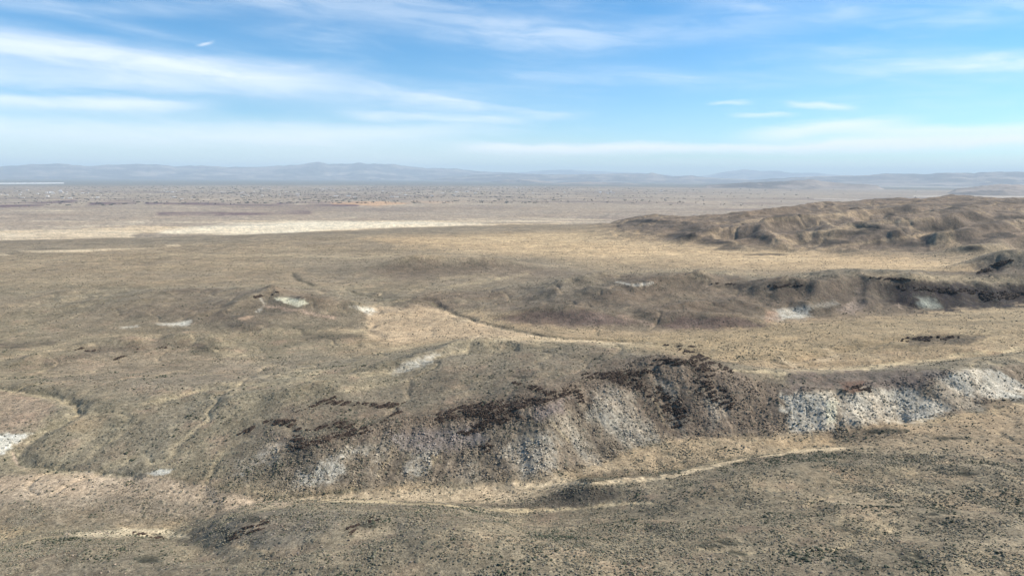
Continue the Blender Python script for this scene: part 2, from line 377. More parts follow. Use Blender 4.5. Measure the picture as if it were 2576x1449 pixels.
# rills running down the bluff
tcl = np.clip((RG-rF)/(rG_-rF), 0, 1)
Afan = np.interp(AG, [-40, -14, -8, 0, 6, 14, 20, 26, 40], [0, 2.6, 2.4, .2, -2.4, -2.2, -1.2, .6, 1.5])
ax = AG+Afan*(1-tcl)+fbm(XX, YY, 26, 3, .55, 41)*.9
ril = gnoise(ax*.75, tcl*1.1, 43)*.7+gnoise(ax*2.1, tcl*1.6, 44)*.35+gnoise(ax*5.2, tcl*2.5, 45)*.22
ZZ += cliff*(ril*.6*(.35+.65*np.sin(math.pi*np.clip(tcl, 0, 1)))+fbm(XX, YY, 13, 5, .6, 46)*1.7)
ZZ += val*fbm(XX, YY, 2500, 3, .5, 51)*1.2

UU, VV = project(XX, YY, ZZ)

# ------------------------------------------------------------------ ground colour
def col(*c): return np.array(c, np.float32)
TAN, SAGE, GREY = col(.345, .270, .170), col(.235, .205, .140), col(.185, .163, .122)
DARK, BROWN, CHALK = col(.078, .066, .054), col(.150, .110, .078), col(.49, .465, .385)
SAND, STRAW, PINK, OLIVE = col(.54, .45, .31), col(.40, .34, .22), col(.29, .22, .165), col(.165, .155, .10)
ALB = np.empty(XX.shape+(3,), np.float32); ALB[:] = SAGE
nA = fbm(XX, YY, 90, 5, .55, 61); nB = fbm(XX, YY, 18, 4, .6, 62); nC = fbm(XX, YY, 3.2, 3, .6, 63)
nD = fbm(XX, YY, 300, 4, .5, 64); nW = fbm(XX*.8, YY, 9, 3, .6, 65)
def paint(mask, c, k=1.0):
    q = np.clip(mask*k, 0, 1)[..., None].astype(np.float32)
    ALB[:] = ALB*(1-q)+c*q
paint(sstep(nA, -.1, .5), GREY, .8); paint(sstep(nB, .05, .5), PINK, .5); paint(sstep(nA+nB*.6, .15, .7), OLIVE, .5)
paint(nearhill, GREY, .45); paint(nearhill*sstep(nA*.7+nB, .1, .55), DARK, .55); paint(nearhill*sstep(-nA+nB*.7, .1, .6), TAN, .18)
paint(fan_*sstep(nB+.3, -.2, .4), TAN, .8)
paint(plateau*sstep(nB-nA*.5, .0, .6), BROWN, .45)
paint(cliff, col(.20, .165, .125), .7); paint(cliff*sstep(ril*.5+nB*.9, .1, .6), CHALK*.75, .3); paint(cliff*sstep(-ril*.6+nB*.8, .1, .6), DARK, .4)
paint(midflat, TAN, .75)
paint(midhill, GREY, .6); paint(midhill*sstep(rid2*.5+nA, -.1, .5), BROWN, .55); paint(midhill*sstep(nB+nA, .2, .7), DARK, .4)
paint(bench, TAN*.88, .55); paint(bench*sstep(nD+nA*.4, -.1, .4), GREY, .55)
paint(rhill, col(.20, .152, .108), .9); paint(rhill*sstep(rid*.5+nA+nB*.5, .0, .5), DARK, .6); paint(rhill*sstep(-rid2*.8+nA*.6, .1, .5), TAN, .35)
paint(rhill*sstep(nA*.8+nB+rid2*.3, .42, .6), DARK*.7, .5)
# pixel outlines laid on to the surface that is seen there; every outline is limited to its own range of distance
def inside(u, v, pts):
    ins = np.zeros(u.shape, bool); n = len(pts)
    for i in range(n):
        x1, y1 = pts[i]; x2, y2 = pts[(i+1) % n]
        if y1 == y2: continue
        c = ((y1 > v) != (y2 > v)) & (u < (x2-x1)*(v-y1)/(y2-y1)+x1)
        ins ^= c
    return ins
nFar = fbm(XX/2.5, YY, 240, 5, .6, 66); nFar2 = fbm(XX/2.5, YY, 240, 5, .6, 67); nMid = fbm(XX, YY, 50, 5, .6, 68)
farw = sstep(RG, 700, 1500)
def warp(sel, k):
    f = farw[sel]
    return (UU[sel]+k*3.0*((1-f)*(nW[sel]+nC[sel]*.6+nMid[sel])+f*nFar[sel]*2.5),
            VV[sel]+k*1.5*((1-f)*(nB[sel]+nC[sel]*.7)+f*nFar2[sel]))
def patch(pts, c, k=1.0, soft=6, lo=0, hi=1e9, wk=8, breakup=0., rim=None):
    P = np.array(pts, float)
    mu, mv = soft+wk*3, soft+wk*3
    sel = (UU > P[:, 0].min()-mu) & (UU < P[:, 0].max()+mu) & (VV > P[:, 1].min()-mv) & (VV < P[:, 1].max()+mv) & (RG > lo) & (RG < hi)
    sel &= (np.abs(AG) < 60)
    if not sel.any(): return
    u, v = warp(sel, wk)
    d = polydist(u, v, list(map(tuple, P))+[tuple(P[0])])
    s = np.where(inside(u, v, P), d, -d)
    q = sstep(s, -soft, soft)
    if breakup: q = q*(1-breakup*sstep(nC[sel]+nB[sel]*.4, -.1, .45))
    q = (q*k)[:, None].astype(np.float32)
    ALB[sel] = ALB[sel]*(1-q)+c*q
BARE = np.zeros(XX.shape, np.float32)
def line(pts, c, w, k=1.0, lo=0, hi=1e9, wk=5):
    wk = wk*1.3
    P = np.array(pts, float); mg = w*3+wk*3
    sel = (UU > P[:, 0].min()-mg) & (UU < P[:, 0].max()+mg) & (VV > P[:, 1].min()-mg) & (VV < P[:, 1].max()+mg) & (RG > lo) & (RG < hi)
    sel &= (np.abs(AG) < 60)
    if not sel.any(): return
    u, v = warp(sel, wk)
    d = polydist(u, v, pts)
    if hi > 3000 and lo < 3000:
        w = w*np.clip(1+2.6*nFar2[sel], .05, 3); k = k*np.clip(.9+2.2*nFar[sel], 0, 1)
    if hi < 1000:
        ww = fbm(XX[sel], YY[sel], 22, 3, .6, 77); w = w*(1+1.1*ww); w = np.maximum(w, .3)
        k = k*np.clip(.85+1.0*fbm(XX[sel], YY[sel], 13, 2, .6, 78), .15, 1)
    if c.mean() > .3 and hi < 800: BARE[sel] = np.maximum(BARE[sel], np.exp(-(d/w)**2)*np.minimum(1, k*1.3))
    q = (np.exp(-(d/w)**2)*np.clip(k, 0, 1))[:, None].astype(np.float32)
    ALB[sel] = ALB[sel]*(1-q)+c*q
exec_paint = True
# --- bench and pediment
patch([(950, 600), (1400, 590), (1650, 610), (2150, 640), (2450, 660), (2450, 700), (2100, 680), (1700, 665), (1300, 640), (1000, 615)], col(.47, .36, .215), .85, 18, 800, 2600, 14)
patch([(1150, 585), (1500, 570), (1640, 600), (1350, 640)], col(.44, .35, .215), .5, 20, 900, 2600, 14)
patch([(-100, 600), (1500, 560), (1500, 575), (700, 600), (-100, 650)], GREY, .6, 10, 800, 2600, 10)
patch([(700, 660), (1350, 650), (1500, 680), (1400, 740), (900, 720)], GREY, .55, 14, 500, 1500, 12)
patch([(50, 633), (230, 628), (420, 622), (350, 626), (200, 635), (110, 636)], SAND, .9, 2.5, 700, 2600, 3)
patch([(415, 617), (450, 615), (455, 619), (420, 620)], SAND, .9, 2, 700, 2600, 2)
patch([(-80, 638), (15, 640), (20, 643), (-80, 645)], SAND, .9, 2, 700, 2600, 2)
patch([(-200, 700), (250, 700), (500, 760), (300, 790), (-200, 800)], SAGE, .5, 25, 500, 1300, 12)
line([(390, 641), (700, 642), (900, 650), (1000, 640)], STRAW, 2, .45, 700, 1500, 2)
for (u, v, a, b) in ((1967, 548, 45, 6), (2244, 541, 16, 6), (2094, 609, 52, 6), (1834, 620, 40, 8), (1800, 609, 45, 4), (2351, 577, 60, 9), (2300, 616, 34, 8), (2517, 594, 50, 8), (2450, 626, 34, 6), (1884, 596, 30, 4), (2144, 587, 44, 4), (1737, 580, 50, 4), (1640, 556, 60, 4), (2400, 520, 40, 4), (2180, 575, 60, 4), (2540, 545, 40, 5), (1700, 592, 50, 4), (1930, 640, 60, 3)):
    patch([(u-a, v+b*.6), (u-a*.3, v-b), (u+a*.5, v-b*.8), (u+a, v+b*.3), (u+a*.3, v+b), (u-a*.4, v+b*.9)], DARK*.5, .8, 2.5, 800, 3000, 6, .15)
for p_ in ([(2377, 590), (2340, 606), (2350, 628)], [(2400, 585), (2385, 612)], [(1940, 585), (1990, 608), (1985, 632)], [(2095, 520), (2111, 530)], [(2090, 562), (2112, 572)], [(1860, 560), (2000, 548), (2150, 534)], [(2000, 590), (2200, 562), (2350, 548)], [(2060, 628), (2250, 600), (2400, 585)]):
    line(p_, TAN*1.1, 3.5, .6, 800, 3000, 3)
paint(rhill*draw, TAN*1.05, .5)
paint(draw2*d2k, STRAW, .3)
patch([(2345, 590), (2400, 585), (2420, 625), (2350, 628)], TAN*1.05, .6, 8, 800, 3000, 6)

# --- near-face shading painted dark below the crest lines, paler saddles between
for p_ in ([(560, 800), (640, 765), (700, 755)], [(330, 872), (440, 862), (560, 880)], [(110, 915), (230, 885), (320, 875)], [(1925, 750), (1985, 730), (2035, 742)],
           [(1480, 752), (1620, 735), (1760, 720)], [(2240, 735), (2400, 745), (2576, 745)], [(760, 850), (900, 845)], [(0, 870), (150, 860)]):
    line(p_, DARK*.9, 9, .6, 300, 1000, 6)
for p_ in ([(0, 905), (100, 880), (220, 850), (400, 835)], [(540, 880), (640, 900), (760, 935)], [(500, 860), (560, 890), (700, 925)], [(820, 830), (950, 840)], [(1300, 745), (1400, 710), (1480, 692)],
           [(1560, 780), (1700, 750), (1850, 735)], [(1100, 700), (1250, 690)], [(850, 735), (950, 700), (1000, 690)], [(1500, 690), (1700, 680), (1900, 690)], [(650, 940), (760, 950), (820, 962)],
           [(0, 1000), (60, 990), (150, 1003), (230, 1030), (210, 1060)], [(690, 1030), (850, 985), (1000, 960), (1150, 930), (1230, 905)]):
    line(p_, STRAW, 4, .42, 250, 1200, 5)
# --- big tonal areas
patch([(560, 1210), (600, 1090), (700, 1020), (1000, 960), (1150, 900), (1400, 880), (1620, 880), (1780, 890), (1960, 965), (1960, 1085), (1640, 1100), (1400, 1190), (1100, 1210), (760, 1230)], col(.150, .130, .100), .62, 25, 230, 520, 12)
patch([(1230, 770), (1450, 700), (1700, 690), (1950, 715), (2100, 695), (2300, 690), (2700, 700), (2700, 760), (2300, 790), (1950, 812), (1600, 828), (1400, 810)], col(.135, .108, .080), .68, 18, 350, 1000, 10)
patch([(930, 680), (1040, 655), (1180, 668), (1200, 690), (1000, 705)], col(.15, .12, .09), .65, 10, 450, 1700, 9)
patch([(1160, 665), (1250, 655), (1330, 668), (1480, 690), (1300, 700), (1200, 690)], col(.15, .12, .09), .6, 10, 450, 1700, 9)
line([(1330, 688), (1230, 705), (1130, 722)], STRAW, 4, .5, 400, 1700, 4)
patch([(100, 800), (500, 760), (620, 745), (700, 770), (640, 840), (300, 850), (100, 850)], col(.17, .14, .10), .4, 20, 350, 1000, 12)
# --- left mound with pale clay scars
patch([(560, 770), (640, 742), (690, 738), (720, 760), (900, 770), (960, 790), (930, 830), (760, 838), (620, 812)], GREY*.75, .6, 14, 400, 900, 10)
patch([(692, 750), (722, 748), (765, 756), (778, 764), (750, 770), (715, 764)], col(.62, .60, .44), .95, 3, 400, 1000, 3)
patch([(880, 770), (950, 774), (955, 780), (935, 800), (925, 790)], CHALK, .8, 3, 400, 1000, 3)
line([(935, 800), (920, 815), (935, 830)], STRAW, 3, .6, 350, 900, 2)
patch([(395, 815), (450, 811), (480, 803), (485, 812), (470, 820), (410, 820)], CHALK, .9, 3, 350, 900, 3)
patch([(300, 824), (345, 818), (350, 822), (310, 827)], CHALK, .8, 2.5, 350, 900, 2)
line([(655, 748), (665, 768), (645, 785)], CHALK, 3, .6, 400, 900, 2)
line([(665, 770), (740, 780), (840, 800)], PINK*1.4, 4, .7, 400, 900, 3)
patch([(570, 812), (665, 806), (690, 815), (650, 838), (590, 832)], DARK, .6, 6, 350, 900, 5, .3)
patch([(600, 800), (625, 795), (640, 797), (610, 806)], col(.45, .33, .23), .8, 3, 350, 900, 2)
line([(690, 830), (820, 832), (950, 830)], STRAW, 4, .4, 350, 900, 3)
# --- sandy basin and creek in the middle
patch([(950, 770), (1090, 770), (1230, 815), (1360, 850), (1330, 862), (1150, 850), (1000, 865), (930, 850), (920, 820)], col(.42, .335, .225), .85, 10, 300, 900, 8)
line([(1075, 850), (1080, 820), (1130, 795)], SAND, 2.5, .35, 300, 900, 2)
line([(a, b+5) for a, b in CREEK[3:]], SAND, 4, .55, 300, 900, 3)
line([(a, b) for a, b in CREEK[2:]], OLIVE*.5, 2.6, .7, 300, 900, 3)
line(CREEK[:3], OLIVE*.7, 3, .5, 300, 900, 3)
line([(735, 688), (745, 702), (790, 718)], OLIVE*.5, 3, .7, 400, 1100, 2)
patch([(1250, 800), (1330, 785), (1480, 782), (1570, 800), (1600, 815), (1450, 822), (1300, 815)], col(.14, .105, .09), .8, 7, 300, 900, 6)
patch([(1650, 820), (1720, 800), (1850, 797), (1930, 818), (1880, 828), (1700, 828)], col(.13, .095, .08), .85, 5, 300, 900, 5)
line([(1560, 795), (1640, 818)], PINK*1.3, 5, .5, 300, 900, 3)
# --- right middle hills
patch([(1930, 800), (1950, 780), (2040, 770), (2040, 790), (2030, 805), (1990, 800), (1960, 808)], CHALK, .85, 5, 350, 900, 6, .35)
patch([(2040, 770), (2100, 755), (2110, 765), (2060, 775)], CHALK*.8, .7, 4, 350, 900, 4, .3)
patch([(1925, 785), (1950, 780), (1965, 805), (1930, 812)], col(.30, .21, .15), .7, 5, 350, 900, 4)
line([(2165, 728), (2150, 750), (2135, 772)], col(.40, .33, .26), 5, .75, 350, 900, 4)
line([(2240, 745), (2265, 780)], col(.40, .32, .25), 3, .7, 350, 900, 3)
patch([(2100, 780), (2160, 755), (2190, 760), (2150, 790)], col(.27, .22, .18), .6, 6, 350, 900, 5)
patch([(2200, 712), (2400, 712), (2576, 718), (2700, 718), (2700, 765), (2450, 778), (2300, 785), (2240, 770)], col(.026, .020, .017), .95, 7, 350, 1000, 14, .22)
patch([(2310, 745), (2360, 755), (2370, 775), (2320, 778)], col(.24, .25, .20), .7, 8, 350, 900, 5)
patch([(1940, 712), (2000, 708), (2040, 725), (1980, 735), (1930, 730)], DARK*.7, .8, 7, 350, 1000, 8, .3)
patch([(2040, 700), (2120, 700), (2250, 720), (2230, 770), (2050, 760), (2030, 730)], DARK, .55, 14, 350, 1000, 10)
patch([(1800, 712), (1850, 713), (1900, 716), (1860, 722)], DARK*.6, .7, 4, 350, 1000, 5, .4)
line([(1550, 710), (1590, 717), (1640, 712)], CHALK, 2.5, .8, 400, 1000, 2)
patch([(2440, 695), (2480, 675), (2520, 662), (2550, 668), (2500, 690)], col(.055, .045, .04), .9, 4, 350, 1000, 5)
patch([(2150, 690), (2300, 688), (2600, 700), (2600, 715), (2300, 705)], col(.36, .30, .19), .6, 6, 350, 1100, 6)
patch([(1250, 730), (1500, 690), (1560, 720), (1350, 770)], GREY, .5, 14, 400, 1000, 10)
# --- sage flat on the right
patch([(1500, 850), (1900, 825), (2300, 795), (2700, 765), (2700, 860), (2300, 880), (2000, 905), (1760, 905), (1600, 880)], col(.29, .235, .145), .8, 10, 330, 720, 8)
patch([(2270, 845), (2420, 840), (2500, 845), (2420, 868), (2290, 868)], DARK*.8, .75, 5, 330, 720, 6, .5)
patch([(1960, 895), (1985, 905), (2010, 920), (2000, 930), (1975, 912)], SAND, .7, 5, 330, 720, 4)
line([(2080, 875), (2110, 895), (2060, 910)], SAND, 7, .5, 330, 720, 4)
line([(1850, 930), (1960, 938), (2120, 932), (2300, 912), (2440, 890), (2600, 875)], STRAW*1.25, 5, .95, 330, 720, 4)
line([(2280, 865), (2100, 868), (2000, 880)], OLIVE*.6, 3, .4, 330, 720, 3)
line([(960, 880), (1150, 860), (1290, 850), (1400, 858), (1560, 868), (1750, 870)], STRAW, 6, .55, 330, 720, 4)
line([(1350, 853), (1500, 862), (1640, 864)], SAND, 3, .6, 330, 720, 3)
# --- left slopes
patch([(100, 900), (400, 850), (520, 900), (760, 910), (640, 960), (350, 990), (120, 960)], col(.225, .185, .14), .45, 25, 280, 600, 12)
line([(350, 1015), (470, 995), (560, 968), (700, 966), (800, 955), (960, 940), (1010, 930)], STRAW, 5, .6, 280, 700, 4)
line([(1010, 930), (1080, 905), (1180, 880)], STRAW, 4, .45, 300, 700, 4)
patch([(980, 940), (1020, 910), (1090, 890), (1110, 892), (1090, 910), (1010, 938)], CHALK*.85, .8, 5, 280, 700, 6, .4)
patch([(-100, 985), (60, 990), (150, 1020), (100, 1070), (40, 1090), (-100, 1100)], PINK, .5, 12, 200, 500, 8)
patch([(-100, 1085), (0, 1090), (75, 1088), (60, 1105), (35, 1125), (0, 1140), (-100, 1145)], CHALK, .95, 6, 200, 500, 8, .2)
line([(35, 1140), (45, 1165), (70, 1178)], PINK*1.5, 4, .7, 200, 500, 3)
line([(a+6, b+5) for a, b in LCREEK[1:]], STRAW*1.1, 4, .6, 200, 500, 4)
line(LCREEK[1:], OLIVE*.6, 4, .5, 200, 500, 4)
patch([(200, 1030), (260, 1050), (230, 1090), (160, 1080)], TAN, .5, 12, 200, 500, 8)
patch([(370, 1189), (400, 1178), (440, 1180), (420, 1192), (380, 1196)], CHALK, .8, 4, 200, 500, 5, .2)
# --- fan in front of the bluff
patch([(-200, 1195), (250, 1195), (430, 1200), (620, 1240), (760, 1262), (640, 1285), (450, 1300), (-200, 1260)], col(.40, .325, .235), .85, 10, 120, 420, 8)
patch([(-200, 1255), (300, 1245), (560, 1265), (560, 1300), (350, 1325), (-200, 1320)], GREY, .7, 14, 120, 420, 10)
patch([(150, 1342), (300, 1330), (400, 1330), (460, 1342), (470, 1352), (330, 1350), (200, 1352)], col(.50, .44, .31), .95, 4, 120, 420, 4)
line([(-100, 1395), (0, 1375), (120, 1350), (200, 1346)], STRAW, 5, .7, 120, 420, 4)
line([(440, 1340), (520, 1318), (620, 1290), (680, 1272)], STRAW, 5, .7, 120, 420, 4)
patch([(680, 1245), (900, 1240), (1200, 1222), (1440, 1195), (1460, 1215), (1420, 1230), (1320, 1262), (1200, 1270), (900, 1256), (760, 1260)], col(.39, .325, .225), .85, 7, 120, 420, 7)
line([(780, 1258), (900, 1262), (1100, 1268), (1220, 1282), (1330, 1284), (1440, 1278), (1520, 1270), (1640, 1266)], STRAW*1.15, 4.5, 1.0, 120, 420, 3)
line([(1320, 1225), (1430, 1214), (1520, 1212), (1620, 1206), (1720, 1192), (1830, 1162), (1960, 1143), (2060, 1130), (2130, 1128)], col(.52, .44, .30), 4.5, 1.0, 120, 420, 3)
line([(1750, 1175), (1860, 1145), (1980, 1130), (2050, 1122)], STRAW, 6, .55, 120, 420, 4)
patch([(1440, 1195), (1660, 1115), (1880, 1105), (2060, 1095), (2100, 1118), (1950, 1135), (1800, 1160), (1680, 1190), (1500, 1205)], col(.335, .275, .185), .85, 7, 120, 420, 7)
patch([(1900, 1108), (2060, 1098), (2090, 1115), (1980, 1130)], TAN, .7, 8, 120, 420, 6)
patch([(1430, 1198), (1560, 1180), (1700, 1190), (1600, 1206), (1480, 1208)], DARK, .5, 7, 120, 420, 6, .5)
patch([(2110, 1110), (2150, 1078), (2260, 1070), (2240, 1085), (2160, 1115)], DARK, .6, 8, 120, 420, 6)
patch([(2120, 1120), (2160, 1090), (2400, 1060), (2480, 1045), (2700, 990), (2700, 1150), (2576, 1160), (2350, 1130)], col(.285, .23, .155), .75, 10, 120, 420, 8)
patch([(2450, 1030), (2480, 1010), (2600, 985), (2600, 1000), (2500, 1030)], DARK*.9, .6, 5, 120, 420, 5)
# dark wash edges, slope shade painted into the colour, dark shrub clumps
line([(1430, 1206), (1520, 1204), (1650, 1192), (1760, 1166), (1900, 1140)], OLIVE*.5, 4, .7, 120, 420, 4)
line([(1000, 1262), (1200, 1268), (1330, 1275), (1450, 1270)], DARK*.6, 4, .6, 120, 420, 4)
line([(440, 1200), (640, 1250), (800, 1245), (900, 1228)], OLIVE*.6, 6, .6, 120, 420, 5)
patch([(1290, 1272), (1370, 1245), (1440, 1222), (1540, 1224), (1560, 1245), (1500, 1268), (1400, 1276)], col(.10, .09, .075), .75, 7, 120, 420, 6, .2)  # shadow side of the mound, painted into the ground colour
patch([(480, 1340), (560, 1305), (680, 1280), (900, 1275), (860, 1320), (760, 1370), (700, 1388), (600, 1362)], col(.15, .14, .115), .65, 16, 120, 420, 9, .3)  # shade on the left-facing nose slope, painted on
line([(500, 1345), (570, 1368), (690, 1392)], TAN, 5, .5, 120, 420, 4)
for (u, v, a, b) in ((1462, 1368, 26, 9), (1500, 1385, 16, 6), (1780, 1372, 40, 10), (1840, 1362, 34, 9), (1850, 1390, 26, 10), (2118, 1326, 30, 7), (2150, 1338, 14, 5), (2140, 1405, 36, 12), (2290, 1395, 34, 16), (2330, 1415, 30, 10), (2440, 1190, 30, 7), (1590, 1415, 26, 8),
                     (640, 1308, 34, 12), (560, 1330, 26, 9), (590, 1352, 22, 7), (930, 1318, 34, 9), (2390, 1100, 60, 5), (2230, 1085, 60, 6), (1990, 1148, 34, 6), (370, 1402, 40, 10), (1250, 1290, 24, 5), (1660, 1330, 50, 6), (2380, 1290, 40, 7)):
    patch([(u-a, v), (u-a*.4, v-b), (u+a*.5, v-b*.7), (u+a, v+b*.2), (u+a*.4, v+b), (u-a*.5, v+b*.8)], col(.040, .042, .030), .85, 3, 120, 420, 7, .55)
# --- the bluff: brown tuff above, chalky bands and chutes below
patch([(640, 1090), (900, 1085), (1200, 1000), (1450, 930), (1600, 890), (1760, 890), (1850, 930), (1970, 970), (1960, 1085), (1700, 1100), (1640, 1080), (1500, 1010), (1300, 1060), (1100, 1080), (760, 1130)], col(.155, .120, .092), .5, 16, 240, 420, 14, .4)
CH = [([(600, 1195), (640, 1150), (700, 1120), (730, 1125), (680, 1165), (610, 1205)], .8),
      ([(750, 1205), (800, 1160), (900, 1120), (940, 1125), (860, 1180), (790, 1222), (740, 1225)], .85),
      ([(1040, 1190), (1050, 1140), (1080, 1125), (1105, 1130), (1090, 1170), (1060, 1200)], .8),
      ([(1280, 1120), (1340, 1090), (1400, 1080), (1420, 1150), (1400, 1190), (1300, 1200)], .7),
      ([(1410, 1050), (1450, 1040), (1510, 1160), (1470, 1180)], .5),
      ([(1490, 985), (1560, 965), (1590, 1000), (1650, 1100), (1560, 1130), (1500, 1060)], .65),
      ([(1655, 960), (1680, 960), (1700, 1010), (1720, 1090), (1690, 1060)], .7),
      ([(1780, 1000), (1820, 1010), (1830, 1060), (1790, 1070)], .6),
      ([(1970, 990), (2000, 985), (2100, 990), (2110, 1020), (2100, 1085), (2000, 1085), (1980, 1040)], .95),
      ([(2110, 1000), (2180, 975), (2300, 970), (2340, 1000), (2420, 1030), (2300, 1060), (2120, 1075)], .78),
      ([(2330, 940), (2400, 935), (2600, 915), (2600, 985), (2470, 1005), (2440, 1000)], .9),
      ([(930, 1190), (960, 1110), (980, 1110), (950, 1190)], .5), ([(1150, 1190), (1180, 1150), (1200, 1150), (1180, 1200)], .4),
      ([(2340, 945), (2380, 955), (2460, 1025), (2440, 1030), (2380, 990)], .6)]
for i_, (p, k) in enumerate(CH):
    big = i_ in (8, 9, 10)
    patch(p, CHALK*(1 if big else .8), k*(.92 if big else .78), 9 if big else 15, 230, 420, 12 if big else 14, .42 if big else .6)
patch([(2080, 1010), (2105, 1005), (2105, 1060), (2075, 1070)], col(.50, .49, .38), .9, 5, 230, 420, 3)
for p in ([(1000, 1120), (975, 1160), (945, 1200)], [(1050, 1110), (1020, 1160), (1000, 1195)], [(1120, 1120), (1090, 1170)],
          [(1395, 1060), (1430, 1110)], [(1330, 1090), (1350, 1120)], [(1640, 1000), (1680, 1080)]):
    line(p, STRAW*.95, 2.5, .6, 230, 420, 3)
for p in ([(1420, 975), (1470, 1040), (1510, 1130)], [(1600, 1000), (1670, 1080), (1700, 1095)], [(1180, 1100), (1150, 1180)]):
    line(p, DARK*.8, 6, .6, 230, 420, 4)
patch([(980, 1090), (1180, 1070), (1230, 1110), (1150, 1140), (1000, 1130)], col(.205, .18, .165), .7, 14, 230, 420, 8)
patch([(1340, 1030), (1440, 1000), (1430, 1040), (1350, 1060)], col(.20, .17, .155), .7, 10, 230, 420, 8)
patch([(1970, 935), (2200, 930), (2400, 930), (2330, 975), (2100, 980), (1980, 985)], col(.125, .105, .095), .75, 10, 230, 440, 8)
patch([(2110, 960), (2180, 960), (2150, 990), (2120, 985)], col(.16, .09, .06), .6, 7, 230, 440, 5)
patch([(700, 1060), (900, 1050), (1250, 1000), (1250, 1020), (900, 1085)], BROWN*.85, .4, 14, 230, 420, 10, .3)
# (u, v, half length, half height in px, tilt deg, density, label)
OUT = [
 (628, 1080, 26, 5, -20, 1, 'leftmost low dark outcrop of the bluff, a slanting black sliver'),
 (705, 1062, 34, 7, 0, 1, 'jagged black outcrop above the left end of the bluff'),
 (735, 1072, 18, 6, 25, 1, 'small black outcrop hanging under the jagged one at the bluff left end'),
 (800, 1077, 24, 5, -12, 1, 'flat black lens of rock on the left part of the bluff'),
 (795, 1017, 44, 4, -20, 1, 'thin slanting dark ledge, topmost at the left of the bluff'),
 (865, 1068, 22, 10, 10, 1, 'blocky dark outcrop midway between the thin ledge and the long lower ledge'),
 (830, 1102, 92, 10, -14, 2, 'long black ledge along the left foot of the bluff rim'),
 (750, 1105, 14, 10, 30, 1, 'dark knob at the left tip of the long lower ledge'),
 (905, 1017, 80, 6, 4, 1, 'broken line of dark rock high on the slope left of the bluff centre'),
 (985, 1018, 34, 6, -5, .8, 'short row of dark rocks right of the high broken line'),
 (1000, 1040, 40, 5, -28, .5, 'faint slanting scatter of dark rocks above the bluff'),
 (1115, 1048, 14, 16, 15, 1, 'squat reddish black block left of the big dark crag'),
 (1170, 1035, 45, 16, -10, 2.2, 'big dark crag at the centre of the bluff rim, left half'),
 (1225, 1030, 48, 20, -8, 2.4, 'largest dark crag, at the centre of the bluff rim'),
 (1300, 1020, 48, 10, -14, 1.6, 'ragged dark ledge running right from the largest crag'),
 (1190, 1080, 34, 10, -18, 1, 'dark outcrop hanging below the central crags'),
 (1260, 1055, 40, 14, -10, 1.0, 'scattered dark blocks below the ragged ledge'),
 (1222, 1125, 16, 12, -30, .6, 'isolated reddish dark patch low on the bluff face'),
 (1355, 1010, 38, 8, -12, 1.4, 'dark ledge between the central crags and the chalky chute'),
 (1405, 992, 26, 9, -8, 1.2, 'brown black knot of rock at the head of the chalky chute'),
 (1330, 972, 34, 5, 12, 1, 'small dark ledge on the plateau above the central crags'),
 (1360, 983, 18, 5, 15, 1, 'compact dark rock just under the small plateau ledge'),
 (1540, 945, 62, 9, 0, 1.6, 'dark broken ledge left of the summit knob'),
 (1600, 936, 36, 6, -4, 1.2, 'thin dark ledge over the right end of the broken ledge'),
 (1575, 958, 46, 12, 20, 1.2, 'dark rubble spilling below the broken ledge'),
 (1690, 911, 42, 8, -2, 2, 'black ledge across the front of the summit knob'),
 (1755, 897, 40, 8, 20, 1, 'jagged crest rocks on the summit knob'),
 (1765, 925, 30, 14, 40, 1, 'dark rocks stepping down right from the summit knob'),
 (1700, 1040, 22, 34, -18, 1.1, 'narrow brown black rib on the steep bluff below the summit'),
 (1665, 1000, 34, 20, 35, .6, 'loose dark rubble left of the steep rib'),
 (1455, 995, 8, 22, -20, .9, 'thin dark rib dropping beside the chalky chute'),
 (1820, 925, 24, 5, 25, .8, 'small dark ledge on the right shoulder of the summit'),
 (1790, 985, 52, 22, 30, .45, 'sparse dark rubble right of the pale streak under the summit'),
 (2160, 975, 26, 6, 10, .8, 'reddish dark ledge above the bush dotted white slope'),
 (215, 880, 20, 4, 8, .8, 'small dark outcrop at the far left of the middle slope'),
 (330, 888, 42, 3, -22, .7, 'thin slanting dark outcrop on the left middle slope'),
 (430, 875, 30, 4, 5, .4, 'faint row of dark rocks on top of the left middle hill'),
 (375, 1347, 34, 4, 10, 1.2, 'dark rocky lip under the pale sandy wash in the near left corner'),
 (640, 1325, 30, 14, -25, .7, 'dark rocks on the left nose of the near hill'),
 (590, 1348, 20, 8, -15, .8, 'dark clump at the foot of the near hill nose'),
 (915, 1320, 36, 12, -20, .6, 'dark rocks midway along the near hill'),
 (2250, 702, 50, 3, 3, .9, 'dark rim of rock along the top of the far right hill'),
 (2400, 732, 120, 6, 3, 1.2, 'long dark cliff band on the right middle hill'),
 (2540, 745, 60, 8, -5, 1.0, 'reddish dark cliff at the right edge of the middle hill'),
 (1985, 718, 40, 4, -4, .9, 'dark rocky cap of the middle hill'),
 (1840, 715, 44, 2, 2, .8, 'thin dark ledge left of the rocky cap'),
 (2500, 672, 46, 5, -24, 1.2, 'black slanting ridge of rock at the right edge beyond the hills'),
 (2340, 852, 60, 6, -3, .6, 'dark scrubby ledge on the right sage flat'),
 (1710, 870, 34, 2, 4, .9, 'thin dark bank above the summit knob'),
 (670, 742, 26, 4, -10, .7, 'dark crest of the left middle butte'),
]
